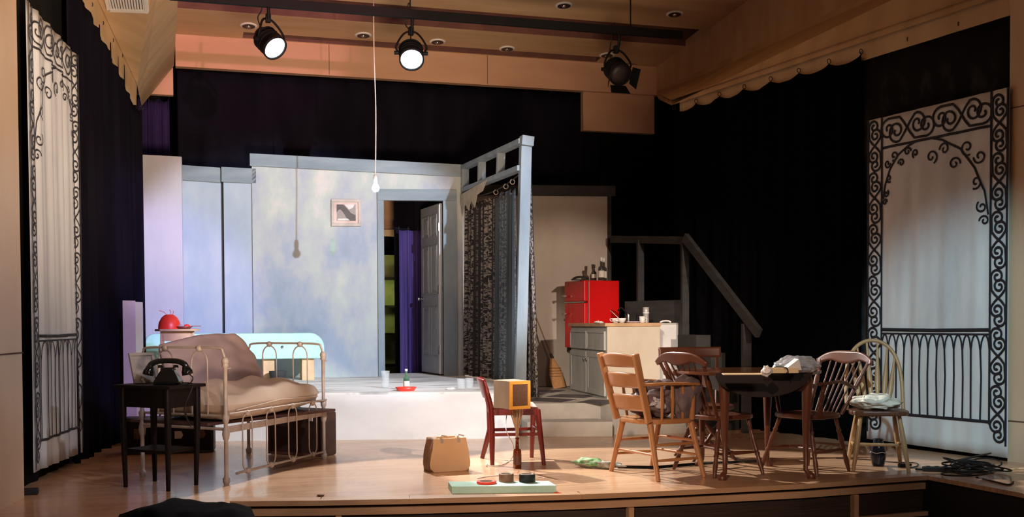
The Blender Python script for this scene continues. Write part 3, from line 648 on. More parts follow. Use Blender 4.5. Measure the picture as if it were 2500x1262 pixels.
q = MB(); q.beam(top0, top1, .09, .055); q.build('top_beam', m_trim, fr, bevel=.003)
q = MB(); q.beam(low0, low1, .09, .055); q.build('lower_beam', m_trim, fr, bevel=.003)
for t in (.02, .34, .67):
    q = MB(); q.beam(low0.lerp(low1, t), top0.lerp(top1, t), .09, .045, (top1-top0).normalized()); q.build('upright', m_trim, fr, bevel=.003)
# curtain wire with rings
w0 = PV(1127, 474, W0, W1)+wn*.05; w1 = PYy(1271, 424, 11.05)
wr = T('curtain_wire', 'thin sagging curtain wire with pale rings under the timber frame', 'curtain rail', w1)
wp = [w0.lerp(w1, t/14)+Z3*(-.10*sin(pi*t/14)) for t in range(15)]
q = MB(); q.tube(wp, .006, 6); q.build('wire', m_candark, wr)
for t in (.62, .78, .88):
    p = w0.lerp(w1, t)+Z3*(-.10*sin(pi*t)-.02); q = MB(); q.tube(curtain_ring_pts(p, .026, (w1-w0)), .005, 6, True); q.build('ring', m_frame, wr)
q = MB(); pts = [(0, -.02), (0, -.10), (.09, -.27), (.20, -.12), (.36, -.23), (.46, -.11), (.62, -.22), (.72, -.08), (.95, -.06), (1.1, .04), (1.1, .05), (.5, .02), (0, 0)]
dw = (w1-w0); dwh = V3((dw.x, dw.y, 0)).normalized(); nw = V3((-dwh.y, dwh.x, 0)); nw = nw if nw.x < 0 else -nw
o = MB().prism(pts, w0+V3((0, 0, -.02))+dwh*.05+nw*.03, dwh, Z3, nw, .006).build('paper_pelmet', m_pelmet); tag(o, 'cream paper pelmet with pointed lower edge on the curtain wire', 'pelmet')
def lace(name, label, A, B, zt, zb, mat, folds, amp):
    A, B = V3(A), V3(B); d = B-A; dn = V3((d.x, d.y, 0)).normalized(); nn = V3((-dn.y, dn.x, 0))
    def fn(u, v):
        k = folds*u; f = amp*(sin(2*pi*k)+.35*sin(2*pi*k*1.7+2))*(.45+.55*(1-v)); p = A+d*u+nn*f
        p.z = lp(zb(u), zt(u), v); return p
    o = MB().grid(fn, 220, 20, thick=.004).build(name, mat); tag(o, label, 'curtain'); return o
cz0, cz1 = w0.z-.16, w1.z-.16
lace('lace_curtain', 'dark brown lace-patterned curtain left of the timber post', w0+dwh*.1, w0.lerp(w1, .60), lambda u: lp(w0.z, w1.z, .6*u)-.16, lambda u: .47, m_lace, 9, .045)
lace('lace_curtain', 'blue-grey lace-patterned curtain hanging right behind the timber post', w0.lerp(w1, .60), w1+V3((-.06, .0, 0)), lambda u: lp(w0.z, w1.z, .6+.4*u)-.13-.06*abs(sin(u*9)), lambda u: .47, m_lace2, 6, .04)
c0 = PYy(1283, 470, 11.3); c1 = PYy(1304, 975, 11.0)
def fn(u, v): 
    p = lp(V3((P0.x+.10, 11.22, 0)), V3((P0.x+.12+.09*(1-v), 11.04, 0)), u); p = p+V3((.03*sin(u*18), .02*cos(u*18), 0)); p.z = lp(.32, 2.65, v); return p
o = MB().grid(fn, 60, 20, thick=.004).build('lace_curtain', m_lace); tag(o, 'strip of dark lace curtain falling to the kitchen floor right of the post', 'curtain')

# kitchen wall
K0, K1 = W1, (5.75, 12.92)
k_a = PV(1283, 470, K0, K1); k_b = PV(1494, 460, K0, K1)
kd = V3((K1[0]-K0[0], K1[1]-K0[1], 0)).normalized(); kn = V3((kd.y, -kd.x, 0))
kw = T('kitchen_scenery_flat', 'tan-grey painted wall behind the red fridge, grey board along its top', 'scenery flat', V3((4.4, 13.15, .3)))
KO = V3((K0[0], K0[1], 0)); ue = (PV(1492, 460, K0, K1)-KO).dot(kd); zk = PV(1492, 458, K0, K1).z
MB().prism([(.02, .3), (ue, .3), (ue, zk), (.02, zk)], KO, kd, Z3, -kn, .05).build('panel', m_flatK, kw)
MB().prism([(0, zk-.11), (ue+.05, zk-.11), (ue+.05, zk+.02), (0, zk+.02)], KO, kd, Z3, kn, .03).build('top_board', m_railc, kw, bevel=.003)
MB().prism([(ue-.05, .3), (ue, .3), (ue, zk-.11), (ue-.05, zk-.11)], KO, kd, Z3, kn, .02).build('edge_board', m_railc, kw, bevel=.003)
# stair rail
sr = T('stair_railing', 'dark timber landing rail sloping down to the right behind the kitchen', 'railing', V3((5.3, 11, 0)))
ra, rb_, rc_ = PYy(1494, 584, 12.85), PYy(1672, 587, 11.0), PYy(1853, 814, 9.55)
q = MB(); q.beam(ra, rb_, .05, .085, Z3); q.build('landing_rail', m_railc, sr, bevel=.003)
q = MB(); q.beam(rb_+V3((-.02, -.05, .03)), rc_, .05, .10, Z3); q.build('sloping_rail', m_railc, sr, bevel=.003)
for t in (.42, 1): q = MB(); p = ra.lerp(rb_, t); q.beam(V3((p.x, p.y, .3)), V3((p.x, p.y, p.z)), .08, .05, (0, 1, 0)); q.build('rail_post', m_railc, sr, bevel=.003)
p = PYy(1822, 790, 9.8); q = MB(); q.beam(V3((p.x, p.y, 0)), V3((p.x, p.y, p.z)), .09, .05, (0, 1, 0)); q.build('rail_post', m_railc, sr, bevel=.003)
ba, bb_ = PYy(1525, 786, 11.95), PYy(1665, 786, 11.1); bd = (bb_-ba); bd.z = 0
o = MB().prism([(0, .302-ba.z), (bd.length, .302-ba.z), (bd.length, .24), (0, .24)], ba, bd.normalized(), Z3, V3((-bd.y, bd.x, 0)).normalized(), .03).build('landing_backboard', m_railc, bevel=.003); tag(o, 'dark grey board below the landing rail behind the taps', 'board')
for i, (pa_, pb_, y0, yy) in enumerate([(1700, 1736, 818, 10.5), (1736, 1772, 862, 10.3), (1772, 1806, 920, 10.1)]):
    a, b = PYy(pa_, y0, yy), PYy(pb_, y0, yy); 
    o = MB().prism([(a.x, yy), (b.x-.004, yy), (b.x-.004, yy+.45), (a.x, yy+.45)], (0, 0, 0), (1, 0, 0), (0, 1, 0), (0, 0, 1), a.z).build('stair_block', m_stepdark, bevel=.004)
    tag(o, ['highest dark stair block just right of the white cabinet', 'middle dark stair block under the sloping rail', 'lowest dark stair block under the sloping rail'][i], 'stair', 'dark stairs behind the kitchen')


#PART2
# ================================================================ LAMPS OVERHEAD
tz = 4.2
ta, tb_ = PYy(225, -1, 10.95), PYy(1665, 87, 10.95); ta.z = tb_.z = (ta.z+tb_.z)/2; ta.z += .05; tb_.z += .05; tz = tb_.z
tr = T('lighting_truss', 'long black lighting batten under the ceiling', 'lighting bar', (ta+tb_)/2)
MB().box(((ta.x+tb_.x)/2, 10.95, tz), (tb_.x-ta.x, .055, .085)).build('bar', m_dmetal, tr, bevel=.003)
for x in (ta.x+.8, (ta.x+tb_.x)/2, tb_.x-.6): MB().box((x, 10.95, (tz+CZ(10.95))/2), (.012, .012, CZ(10.95)-tz)).build('hanger', m_dmetal, tr)
def fresnel(px_, py_, aim, lit, label, power=0, size=40, barn=False):
    """stage lantern hung below the bar; px,py is where its lens shows"""
    c = PYy(px_, py_, 10.92); d = (V3(aim)-c).normalized(); R = d.to_track_quat('Z', 'Y').to_matrix()
    root = T('stage_lantern', label, 'stage light', c, group='stage lanterns on the batten')
    k = .165
    back = c-d*.27
    q = MB(); q.lathe([(.0, -.27), (.075, -.27), (.10, -.22), (.115, -.12), (.115, -.03), (.125, -.03), (.125, .005), (.112, .005), (.108, -.012)], c, 28, d)
    for i in range(3): q.lathe([(.118, -.10-.05*i), (.124, -.095-.05*i), (.118, -.09-.05*i)], c, 28, d)
    q.build('housing', m_dmetal, root)
    MB().lathe([(0, .004), (.05, .002), (.107, -.012), (.107, -.016), (0, -.016)], c, 28, d).build('lens', m_lampcold if lit else m_candark, root)
    side = d.cross(Z3).normalized(); upv = side.cross(d).normalized()
    top = c-d*.13+Z3*.20
    pts = bez([c-d*.13+side*.13-upv*.0, c-d*.13+side*.15+upv*.08, top+side*.06, top-side*.06, c-d*.13-side*.15+upv*.08, c-d*.13-side*.13], 6)
    MB().tube(pts, .011, 6, flat=(d, 1)).build('yoke', m_dmetal, root)
    for s in (1, -1): MB().tube([c-d*.13+side*.118*s, c-d*.13+side*.17*s], .02, 8).build('yoke_knob', m_dmetal, root)
    hk = V3((top.x, 10.95, tz)); 
    MB().tube([top+V3((0, 0, -.02)), V3((top.x, 10.95, top.z+.06)), hk], .016, 8).build('drop_pipe', m_dmetal, root)
    MB().box(top+V3((0, 0, .02)), (.05, .06, .08)).build('clamp', m_dmetal, root, bevel=.005)
    MB().tube(bez([back+upv*.03, back+Z3*.12-d*.06, top+V3((-.06, 0, .10)), top+V3((-.02, 0, .3)), V3((top.x-.01, 10.94, tz-.03))], 8), .006, 6).build('power_cable', m_cable, root)
    if lit:
        rr = MB(); rect = [(-.04, .115), (.05, .115), (.02, .15), (-.03, .15)]
        l = spot('lantern_beam', c+d*.03, aim, power, (1.0, .96, .92), size, .12, .05); l.parent = None
    if barn:
        for s, a in ((1, side), (-1, side), (1, upv), (-1, upv)):
            n = a*s; o_ = c+n*.12; q = MB(); q.prism([(-.09, 0), (.09, 0), (.11, .12), (-.11, .12)], o_, n.cross(d), (d+n*.35).normalized(), n, .004); q.build('barn_door', m_dmetal, root)
    return root
fresnel(672, 118, (3.55, 7.3, 0), True, 'lit stage lantern on the batten, left of the two glowing ones', 2100, 34)
fresnel(1005, 146, (1.7, 7.0, 0), True, 'lit stage lantern hung near the middle of the batten', 1150, 36)
fresnel(1515, 182, (4.7, 6.0, .6), False, 'unlit black stage lantern at the right end of the batten', barn=True)
# recessed downlights
def downlight(px_, py_, label):
    d = ray(px_, py_); # meet the sloping ceiling
    t = (4.65+1.42-CAM.z)/(d.z+.1*d.y); p = CAM+d*t
    root = T('recessed_downlight', label, 'ceiling light', p, group='recessed downlights'); nn = V3((0, .1, -1)).normalized() if False else V3((0, -.0995, -.995))
    MB().lathe([(.078, .001), (.105, .001), (.105, .010), (.078, .014)], p, 24, nn).build('trim_ring', m_white, root)
    MB().lathe([(.078, .012), (.060, -.003), (.0, -.003)], p+nn*.004, 24, nn).build('reflector', m_candark, root)
    MB().lathe([(.0, .030), (.020, .024), (.03, .006), (.03, .0)], p+nn*.006, 12, nn).build('lamp', m_can, root)
for k, (x, y, t) in enumerate([(607, 62, 'recessed downlight left of the glowing left lantern'), (887, 85, 'recessed downlight just left of the pendant cord'), (1068, 101, 'recessed downlight right behind the middle lantern'), (1238, 118, 'recessed downlight midway between the middle and the unlit lantern'), (1482, 134, 'recessed downlight just left of the unlit lantern'), (1377, 12, 'recessed downlight at the top edge, left of the two nearer ones'), (1647, 33, 'recessed downlight above the right end of the batten')]):
    downlight(x, y, t)
# air vent in the left soffit
v0, v1 = V3((-.33, 0, 0)), None
n_s = (Li0-Lo0).cross(Lo1-Lo0).normalized(); n_s = -n_s if n_s.z > 0 else n_s
def onS(px_, py_): d = ray(px_, py_); return CAM+d*((Lo0-CAM).dot(n_s)/d.dot(n_s))
A_, B_, C_, D_ = onS(257, -22), onS(356, -22), onS(360, 25), onS(268, 22)
vr = T('ceiling_vent', 'white slatted air vent in the left wooden soffit', 'vent', (A_+C_)/2)
q = MB()
for a, b in ((A_, B_), (B_, C_), (C_, D_), (D_, A_)): q.beam(a+n_s*.012, b+n_s*.012, .03, .02, n_s)
q.build('frame', m_white, vr)
q = MB(); q.add([A_+n_s*.004, B_+n_s*.004, C_+n_s*.004, D_+n_s*.004], [(0, 1, 2, 3)]); q.build('dark_duct', m_candark, vr)
for i in range(1, 14): MB().beam(A_.lerp(B_, i/14)+n_s*.012, D_.lerp(C_, i/14)+n_s*.012, .012, .012, n_s).build('slat', m_white, vr)
# bare bulb on its cord
bp = PYy(917, 458, 11.3)
pn = T('pendant_bulb', 'bare lit bulb on a long pale cord in front of the wall', 'pendant lamp', bp)
MB().lathe([(0, -.045), (.022, -.04), (.036, -.02), (.038, 0), (.030, .022), (.017, .045), (.015, .058)], bp, 20).build('bulb', m_bulb, pn)
MB().lathe([(.016, .055), (.021, .06), (.022, .11), (.016, .13), (.006, .14)], bp, 16).build('lamp_holder', m_frame, pn)
cb = bez([bp+Z3*.13, bp+V3((.008, 0, .8)), bp+V3((-.006, 0, 1.5)), bp+V3((.0, 0, CZ(11.3)+.25-bp.z))], 10); MB().tube(cb, .006, 6).build('cord', m_cord, pn)
l = bpy.data.lights.new('bulb_light', 'POINT'); l.energy = 6; l.color = (.95, .97, 1); l.shadow_soft_size = .04
lo = bpy.data.objects.new('bulb_light', l); COL.objects.link(lo); lo.location = bp+V3((0, -.06, -.06))
# lit corner far behind the doorway
bs = PYy(955, 760, 15.7)
sh = T('green_lit_shelf', 'yellow-green lit shelving seen through the doorway, far behind', 'shelf', (bs.x, 15.8, 0))
MB().box((bs.x, 16.0, 1.05), (.55, .04, 2.1)).build('back_board', m_green2, sh)
for z in (.5, .95, 1.35, 1.75): MB().box((bs.x, 15.85, z), (.55, .28, .03)).build('shelf_board', m_darkwood, sh)
for x in (-.27, .27): MB().box((bs.x+x, 15.85, 1.05), (.03, .3, 2.1)).build('side_board', m_darkwood, sh)
l = bpy.data.lights.new('backstage_lamp', 'POINT'); l.energy = 4; l.color = (.9, 1, .35); l.shadow_soft_size = .05
lo = bpy.data.objects.new('backstage_lamp', l); COL.objects.link(lo); lo.location = (bs.x+.05, 15.35, 1.5)
wp_ = PYy(955, 520, 15.4)
wbx = T('backstage_wood_panel', 'brown wood panel with a pale ledge seen at the top of the doorway', 'panel', (wp_.x, 15.4, 2.3))
zt1_, zb1_ = PYy(955, 470, 15.4).z, PYy(955, 566, 15.4).z
MB().box((wp_.x, 15.42, (zt1_+zb1_)/2), (.5, .04, zt1_-zb1_+.06)).build('panel', m_fascia, wbx)
MB().box((wp_.x-.03, 15.36, zb1_-.02), (.40, .10, .09)).build('ledge', m_wallwood, wbx)
l = bpy.data.lights.new('backstage_warm_lamp', 'POINT'); l.energy = 3; l.color = (1, .7, .4); l.shadow_soft_size = .05
lo = bpy.data.objects.new('backstage_warm_lamp', l); COL.objects.link(lo); lo.location = (wp_.x-.1, 15.0, 1.9)

# ================================================================ BEDROOM SIDE
# bathtub
ta_, tc_ = PYy(356, 815, 13.15), PYy(790, 870, 13.0)
tw_ = tc_.x-ta_.x; tx0 = ta_.x; ztop, zbt = ta_.z, tc_.z-.02
tub = T('mint_bathtub', 'pale mint tub with rounded ends on tan blocks against the wall', 'bathtub', (tx0+tw_/2, 13.2, .45))
q = MB(); n = 10; r = .17
pts = [(0, zbt+.0), (tw_, zbt)] + [(tw_-r+r*cos(t*pi/2/n), ztop-r+r*sin(t*pi/2/n)) for t in range(n+1)] + [(r*.5-r*.5*sin(t*pi/2/n), ztop-r*.5+r*.5*cos(t*pi/2/n)) for t in range(n+1)]
q.prism(pts, (tx0, 12.92, 0), (1, 0, 0), Z3, (0, 1, 0), .55); q.build('tub_body', m_mint, tub, bevel=.012)
q = MB(); q.lathe([(.0, 0), (.016, 0), (.016, .008), (.0, .012)], PYy(689, 847, 12.92)+V3((0, -.002, 0)), 14, (0, -1, 0)); q.build('drain_cap', m_metal, tub)
for px_ in (655, 752): a = PYy(px_, 870, 12.98); MB().box((a.x, 13.1, (.45+zbt)/2), (.14, .22, zbt-.45)).build('block_foot', m_tan, tub, bevel=.004)
for px_ in (392, 470): a = PYy(px_, 870, 12.98); MB().box((a.x, 13.1, (.45+zbt)/2), (.14, .22, zbt-.45)).build('block_foot', m_tan, tub, bevel=.004)
a = PYy(678, 905, 12.85); o = MB().lathe([(.07, 0), (.09, .06), (.10, .12), (.0, .125)], (a.x, 12.84, .45), 18).build('grey_bucket', m_railc); tag(o, 'small dark grey bucket under the mint tub', 'bucket')
# sandy little table
sa, sb = PYy(377, 803, 11.75), PYy(488, 803, 11.75); sw = sb.x-sa.x; sz = (sa.z+sb.z)/2; scx = (sa.x+sb.x)/2
stb = T('small_table', 'small pale tan table carrying the red bowl, in front of the mint tub', 'table', (scx, 11.95, .45))
MB().prism([(-sw/2, -.04), (-sw/2+.05, -.17), (sw/2-.05, -.17), (sw/2, -.04), (sw/2-.04, .36), (-sw/2+.04, .36)], (scx, 11.9, sz-.022), (1, 0, 0), (0, 1, 0), (0, 0, 1), .022).build('tabletop', m_tan, stb, bevel=.004)
for (x, y, dx, dy) in ((0, -.09, sw-.14, .02), (0, .30, sw-.14, .02), (-sw/2+.08, .1, .02, .36), (sw/2-.08, .1, .02, .36)): MB().box((scx+x, 11.9+y, sz-.075), (dx, dy, .10)).build('apron', m_tan, stb)
for x in (-1, 1):
    for y in (-.08, .30): MB().beam((scx+x*(sw/2-.075), 11.9+y, sz-.02), (scx+x*(sw/2-.055), 11.9+y, .45), .04, .04, (0, 1, 0)).build('leg', m_tan, stb)
rp = PYy(414, 797, 11.9); rp.z = sz
rbw = T('red_dome_bowl', 'bright red upturned bowl with loose wires, on the small tan table', 'bowl', rp)
R_ = .112
MB().lathe([(R_, .0), (R_*1.0, .03), (R_*.93, .07), (R_*.72, .115), (R_*.45, .142), (.03, .15), (0, .15)], rp, 28).build('dome', m_redplastic, rbw)
for a, b in (((-.03, 0, .15), (-.10, 0, .19)), ((.01, 0, .15), (.0, 0, .20)), ((.03, .01, .15), (.035, 0, .19))): MB().tube([rp+V3(a), rp+(V3(a)+V3(b))/2+V3((.01, 0, .005)), rp+V3(b)], .003, 5).build('wire', m_redplastic, rbw)
p = PYy(449, 798, 11.85); p.z = sz
ry_ = T('serving_tray', 'shallow dark red oval tray beside the red dome', 'tray', p)
MB().lathe([(0, .004), (.05, .004), (.085, .025), (.092, .026), (.06, .0), (0, .0)], p, 24).build('tray_dish', m_rust, ry_)
MB().prism([(0, -.02), (.10, -.01), (.10, .01), (0, .02)], p+V3((.07, 0, .024)), (1, 0, 0), (0, 1, 0), (0, 0, 1), .008).build('tray_handle', m_rust, ry_)
o = MB().ball(p+V3((-.035, -.01, .026)), .026, sc=(1, 1, .8)).build('pink_ornament', m_linen); tag(o, 'small pink ornament lying left on the red tray', 'ornament')
o = MB().ball(p+V3((.03, -.01, .028)), .024, sc=(1.3, 1, .9)).build('red_ornament', m_redplastic); tag(o, 'small reddish ornament lying right on the red tray', 'ornament')
# low lilac flat and poles
lfa, lfb = PYy(300, 734, 10.75), PYy(330, 734, 10.75)
lf = T('low_scenery_flat', 'low violet-lit box flat beside the dark drape, behind the photo frame', 'scenery flat', (lfa.x, 10.75, 0))
MB().prism([(lfa.x, 10.68), (lfb.x, 10.75), (lfb.x, 10.79), (lfa.x, 10.72)], (0, 0, 0), (1, 0, 0), (0, 1, 0), (0, 0, 1), lfa.z).build('front_panel', m_flatL, lf)
MB().prism([(lfb.x, 10.75), (lfb.x+.06, 10.98), (lfb.x+.03, 10.98), (lfb.x-.01, 10.79)], (0, 0, 0), (1, 0, 0), (0, 1, 0), (0, 0, 1), lfa.z-.01).build('side_panel', m_white, lf)
a, b = PYy(336, 758, 12.3), PYy(338, 870, 12.3)
o = MB().tube([(a.x, 12.5, a.z), (a.x+.01, 12.3, .46)], .016, 8).build('dark_pole', m_darkwood); tag(o, 'dark pole leaning beside the low violet flat', 'pole')
a = PYy(347, 750, 12.1); o = MB().tube([(a.x, 12.4, a.z), (a.x-.01, 12.1, .46)], .008, 8).build('thin_pole', m_railc); tag(o, 'thin grey pole leaning right of the dark pole', 'pole')
# ---- iron daybed
A, B, C, D = PZ(553, 1182), PZ(791, 1120), PZ(349, 1164), PZ(607, 1108)
D = C+(B-A)
bed = T('iron_daybed', 'cream iron daybed with looped rails and a dropped side gate', 'bed', (A+B+C+D)/4)
Hh = .84
for P in (A, B, C, D):
    q = MB(); q.turned(P, P+Z3*Hh, [(0, .018), (.02, .024), (.045, .026), (.06, .016), (.08, .014), (.36, .014), (.37, .020), (.41, .026), (.45, .022), (.47, .014), (.50, .014), (.52, .022), (.56, .025), (.58, .014), (.96, .014), (.97, .024), (1, .02)]); q.ball(P+Z3*(Hh+.01), .026, 12, 8, (1, 1, 1.15))
    q.tube([P+Z3*(Hh-.04), P+Z3*(Hh-.04)+(B-A).normalized()*.07], .006, 6); q.build('post', m_bed, bed)
def loops(mb, bal, P, Q, zt_, zb_, n_, inset, hw_, updown):
    """row of hairpin loops between P and Q"""
    d = (Q-P); L_ = d.length; d = d.normalized()
    for i in range(n_):
        c = P+d*(inset+(L_-2*inset)*(i/(n_-1) if n_ > 1 else .5)); 
        if updown == 'up': pts = [c-d*hw_+Z3*zb_, c-d*hw_+Z3*(zt_-hw_*1.2)]+[c+d*(-hw_*cos(t*pi/10))+Z3*(zt_-hw_*1.2+hw_*1.1*sin(t*pi/10)) for t in range(1, 10)]+[c+d*hw_+Z3*(zt_-hw_*1.2), c+d*hw_+Z3*zb_]; mb.tube(pts, .0055, 6)
        else:
            pts = [c+d*(-hw_*cos(t*pi/10))+Z3*(zt_-hw_+hw_*sin(t*pi/10)) for t in range(11)]+[c+d*(hw_*cos(t*pi/10))+Z3*(zb_+hw_-hw_*sin(t*pi/10)) for t in range(11)]; mb.tube(pts, .0055, 6, True)
        bal.append(c+Z3*zt_)
        if updown != 'up' and i % 1 == 0: bal.append(c+Z3*zb_)
for P, Q, nm in ((A, C, 'near'), (B, D, 'far')):
    q = MB(); d = (Q-P).normalized(); L_ = (Q-P).length; zt_ = .94
    pts = bez([P+Z3*(Hh+.01), P+d*.02+Z3*(zt_-.03), P+d*.07+Z3*zt_, P+d*(L_/2)+Z3*(zt_+.004), Q-d*.07+Z3*zt_, Q-d*.02+Z3*(zt_-.03), Q+Z3*(Hh+.01)], 7)
    q.tube(pts, .0085, 8); bl = []; loops(q, bl, P, Q, zt_-.01, .47, 2, .24, .075, 'up')
    q.tube([P+Z3*.47, Q+Z3*.47], .0085, 8); q.tube([P+Z3*.38, Q+Z3*.38], .011, 8)
    for b_ in bl: q.ball(b_+Z3*.006, .024, 12, 8)
    q.build('end_rail', m_bed, bed)
for P, Q in ((A, B), (C, D)):
    MB().beam(P+Z3*.375, Q+Z3*.375, .012, .045).build('side_rail', m_bed, bed)
so = (A-C).normalized()*.03
q = MB(); bl = []; loops(q, bl, A+so, B+so, .475, .065, 4, .24, .065, 'both'); q.tube([A+so+Z3*.485, B+so+Z3*.485], .008, 8); q.tube([A+so+(B-A)*.06+Z3*.065, B+so-(B-A)*.02+Z3*.065], .009, 8)
for b_ in bl: q.ball(b_, .022, 12, 8)
q.build('drop_side', m_bed, bed)
MB().box((A+B+C+D)/4+Z3*.405, ((A-C).length-.05, (B-A).length-.04, .02), math.atan2((A-C).y, (A-C).x)).build('spring_frame', m_beddark, bed)
def pillowish(name, mat, o3, u, v, w, nu=26, nv=26, pinch=.5, lump=.015, seed=0, sub=0):
    """stuffed slab: centre o3, half vectors u,v,w"""
    o3, u, v, w = V3(o3), V3(u), V3(v), V3(w); mb = MB()
    for s in (1, -1):
        def fn(a, b):
            x, y = 2*a-1, 2*b-1; e = (max(0, 1-abs(x)**4)*max(0, 1-abs(y)**4))**pinch
            rx = x*(1-.04*y*y); ry = y*(1-.04*x*x)
            k = noise.noise(V3((x*2.2+seed, y*2.2, s*3)))*lump/max(w.length, .01)
            return o3+u*rx+v*ry+w*(s*e*(1+k)+k*.4*e)
        mb.grid((lambda a, b: fn(a, b)) if s > 0 else (lambda a, b: fn(1-a, b)), nu, nv)
    return mb
cen = (A+B+C+D)/4; bu, bv = (A-C)/2, (B-A)/2
mt = pillowish('m', None, cen+Z3*.54-bu*.0, bu*1.02, bv*.97, Z3*.125, 30, 40, .28, .05).build('daybed_mattress', m_linen2); tag(mt, 'lumpy cream-pink mattress lying on the iron daybed', 'mattress')
MB_ = MB(); MB_.tube([cen+bu*1.0+Z3*.50-bv*.8+V3((0, 0, 0)), cen+bu*1.03+Z3*.535, cen+bu*1.0+Z3*.52+bv*.85], .006, 6); MB_.build('piping', m_linen2, mt)
q1, q2 = PYy(352, 830, 8.9), None
bc = cen-bu*.70+Z3*.775+bv*.12
ps = pillowish('m', None, bc, bv*.90, Z3*.25-bu*.26, (A-C).normalized()*.075+Z3*.03, 30, 26, .22, .04, 5).build('leaning_mattress', m_linen)
for v_ in ps.data.vertices:
    k = (v_.co-bc).dot(bv.normalized())/bv.length; h = (v_.co.z-.56)
    if h > 0:
        v_.co.z -= h*(.14*max(0, -k-.1)/.8+.25*max(0, k-.55)); v_.co += bv*(-.20*h/.4*max(0, k))
ps = ps; tag(ps, 'pink covered bolster slab leaning along the back of the daybed', 'cushion')
# suitcases
def case(name, label, P, Q, dep, h, mat, mats, hardware=True):
    P, Q = V3(P), V3(Q); d = (Q-P).normalized(); n = V3((-d.y, d.x, 0)); L_ = (Q-P).length
    root = T(name, label, 'suitcase', (P+Q)/2)
    MB().prism([(0, 0), (L_, 0), (L_, h), (0, h)], P, d, Z3, n, dep).build('shell', mat, root, bevel=.02)
    q = MB(); rectframe(q, P-n*.004, d, Z3, -n, .004, L_-.004, .004, h-.004, .022, .005); q.build('edge_binding', mats, root, bevel=.002)
    MB().tube(bez([P+d*(L_/2-.07)+Z3*(h), P+d*(L_/2-.05)+Z3*(h+.035), P+d*(L_/2+.05)+Z3*(h+.035), P+d*(L_/2+.07)+Z3*h], 6) if name != 'x' else [], .008, 6).build('handle', mats, root)
    for t in (.22, .78): MB().box(P+d*(L_*t)-n*.004+Z3*(h-.05), (.035, .01, .05), math.atan2(d.y, d.x)).build('latch', m_frame, root, bevel=.002)
    return root, P, d, n, L_
s_a, s_b = PZ(655, 1108), PZ(791, 1116)
case('suitcase', 'dark brown suitcase standing under the far right post of the daybed', s_a, s_b, .19, .37, m_brownleather, m_brownside)
s_a, s_b = PZ(297, 1111), PZ(522, 1105)
rt, P, d, n, L_ = case('suitcase', 'black trunk-like suitcase behind the dark phone table', s_a, s_b, .25, .31, m_darkwood, m_railc)
for t, mt_, w_ in ((.2, m_brownside, .10), (.62, m_frame, .07), (.86, m_brownside, .08)):
    MB().prism([(-w_/2, 0), (w_/2*.6, 0), (w_/2, w_*.4), (w_/2*.6, w_*.9), (-w_/2, w_*.9)], P+d*(L_*t)-n*.002+Z3*.13, d, Z3, -n, .003).build('travel_sticker', mt_, rt)
# ---- phone table: diamond plan
f_, l_, k_, r_ = PZ(411, 1199), PZ(307, 1189), PZ(378, 1175), PZ(479, 1184)
f_.z = l_.z = k_.z = r_.z = 0
tcn = (f_+l_+k_+r_)/4; zT = .70
tt = T('telephone_table', 'black wooden telephone table with a low shelf', 'table', tcn)
def grow(P, k): return tcn+(P-tcn)*k
cs = [f_, r_, k_, l_]
tops = [(grow(P, 1.32).x, grow(P, 1.32).y) for P in (f_, r_, k_, l_)]
MB().prism(tops, (0, 0, zT-.022), (1, 0, 0), (0, 1, 0), Z3, .022).build('tabletop', m_darkwood, tt, bevel=.004)
for i, P in enumerate(cs):
    Pt = grow(P, 1.05); MB().tube([P, Pt+Z3*.45, Pt+Z3*(zT-.022)], [.014, .023, .024], 4).build('leg', m_darkwood, tt)
    Q = cs[(i+1) % 4]; Qt = grow(Q, 1.05); d = (Qt-Pt).normalized()
    MB().prism([(0, 0), ((Qt-Pt).length, 0), ((Qt-Pt).length, .13), (0, .13)], Pt+Z3*(zT-.152), d, Z3, V3((-d.y, d.x, 0)), .016).build('apron', m_darkwood, tt)
MB().prism([(grow(P, .98).x, grow(P, .98).y) for P in cs], (0, 0, .245), (1, 0, 0), (0, 1, 0), Z3, .018).build('shelf', m_darkwood, tt, bevel=.003)
# telephone
tp = PZ(411, 938, zT); tp.y -= .0
ph = T('rotary_telephone', 'black vintage telephone with its handset on the cradle', 'telephone', tp, rad(-12))
q = MB(); sec = [(.085, .0, .075), (.085, .02, .075), (.070, .05, .06), (.045, .095, .04), (.045, .115, .035)]
vs = []; 
for x, z, y in sec: vs += [(-x, -y, z), (x, -y, z), (x, y, z), (-x, y, z)]
fs = [(i*4+k, i*4+(k+1) % 4, (i+1)*4+(k+1) % 4, (i+1)*4+k) for i in range(len(sec)-1) for k in range(4)] + [(3, 2, 1, 0), tuple(range(len(vs)-4, len(vs)))]
q.add(vs, fs); q.build('body', m_phone, ph, world=False, bevel=.008)
q = MB(); q.lathe([(.0, .02), (.02, .02), (.022, .014), (.04, .014), (.044, .0)], (0, .062, .055), 24, (0, .85, .5)); dl_ = q.build('dial', m_photo, ph, world=False)
q = MB(); hp = bez([(-.125, -.01, .105), (-.105, -.01, .14), (-.05, -.01, .158), (.05, -.01, .158), (.105, -.01, .14), (.125, -.01, .105)], 6); q.tube(hp, [.018+.004*abs(t/30-.5)*2 for t in range(len(hp))], 10)
q.build('handset_grip', m_phone, ph, world=False)
for s in (-1, 1):
    q = MB(); q.lathe([(.0, .035), (.024, .03), (.028, .01), (.036, -.005), (.038, -.03), (.0, -.034)], (s*.125, -.01, .095), 18, (s*-.25, 0, 1)); q.build('handset_cup', m_phone, ph, world=False)
    q = MB(); q.lathe([(.02, 0), (.016, .018), (.006, .02)], (s*.05, 0, .112), 12); q.build('cradle', m_phone, ph, world=False)
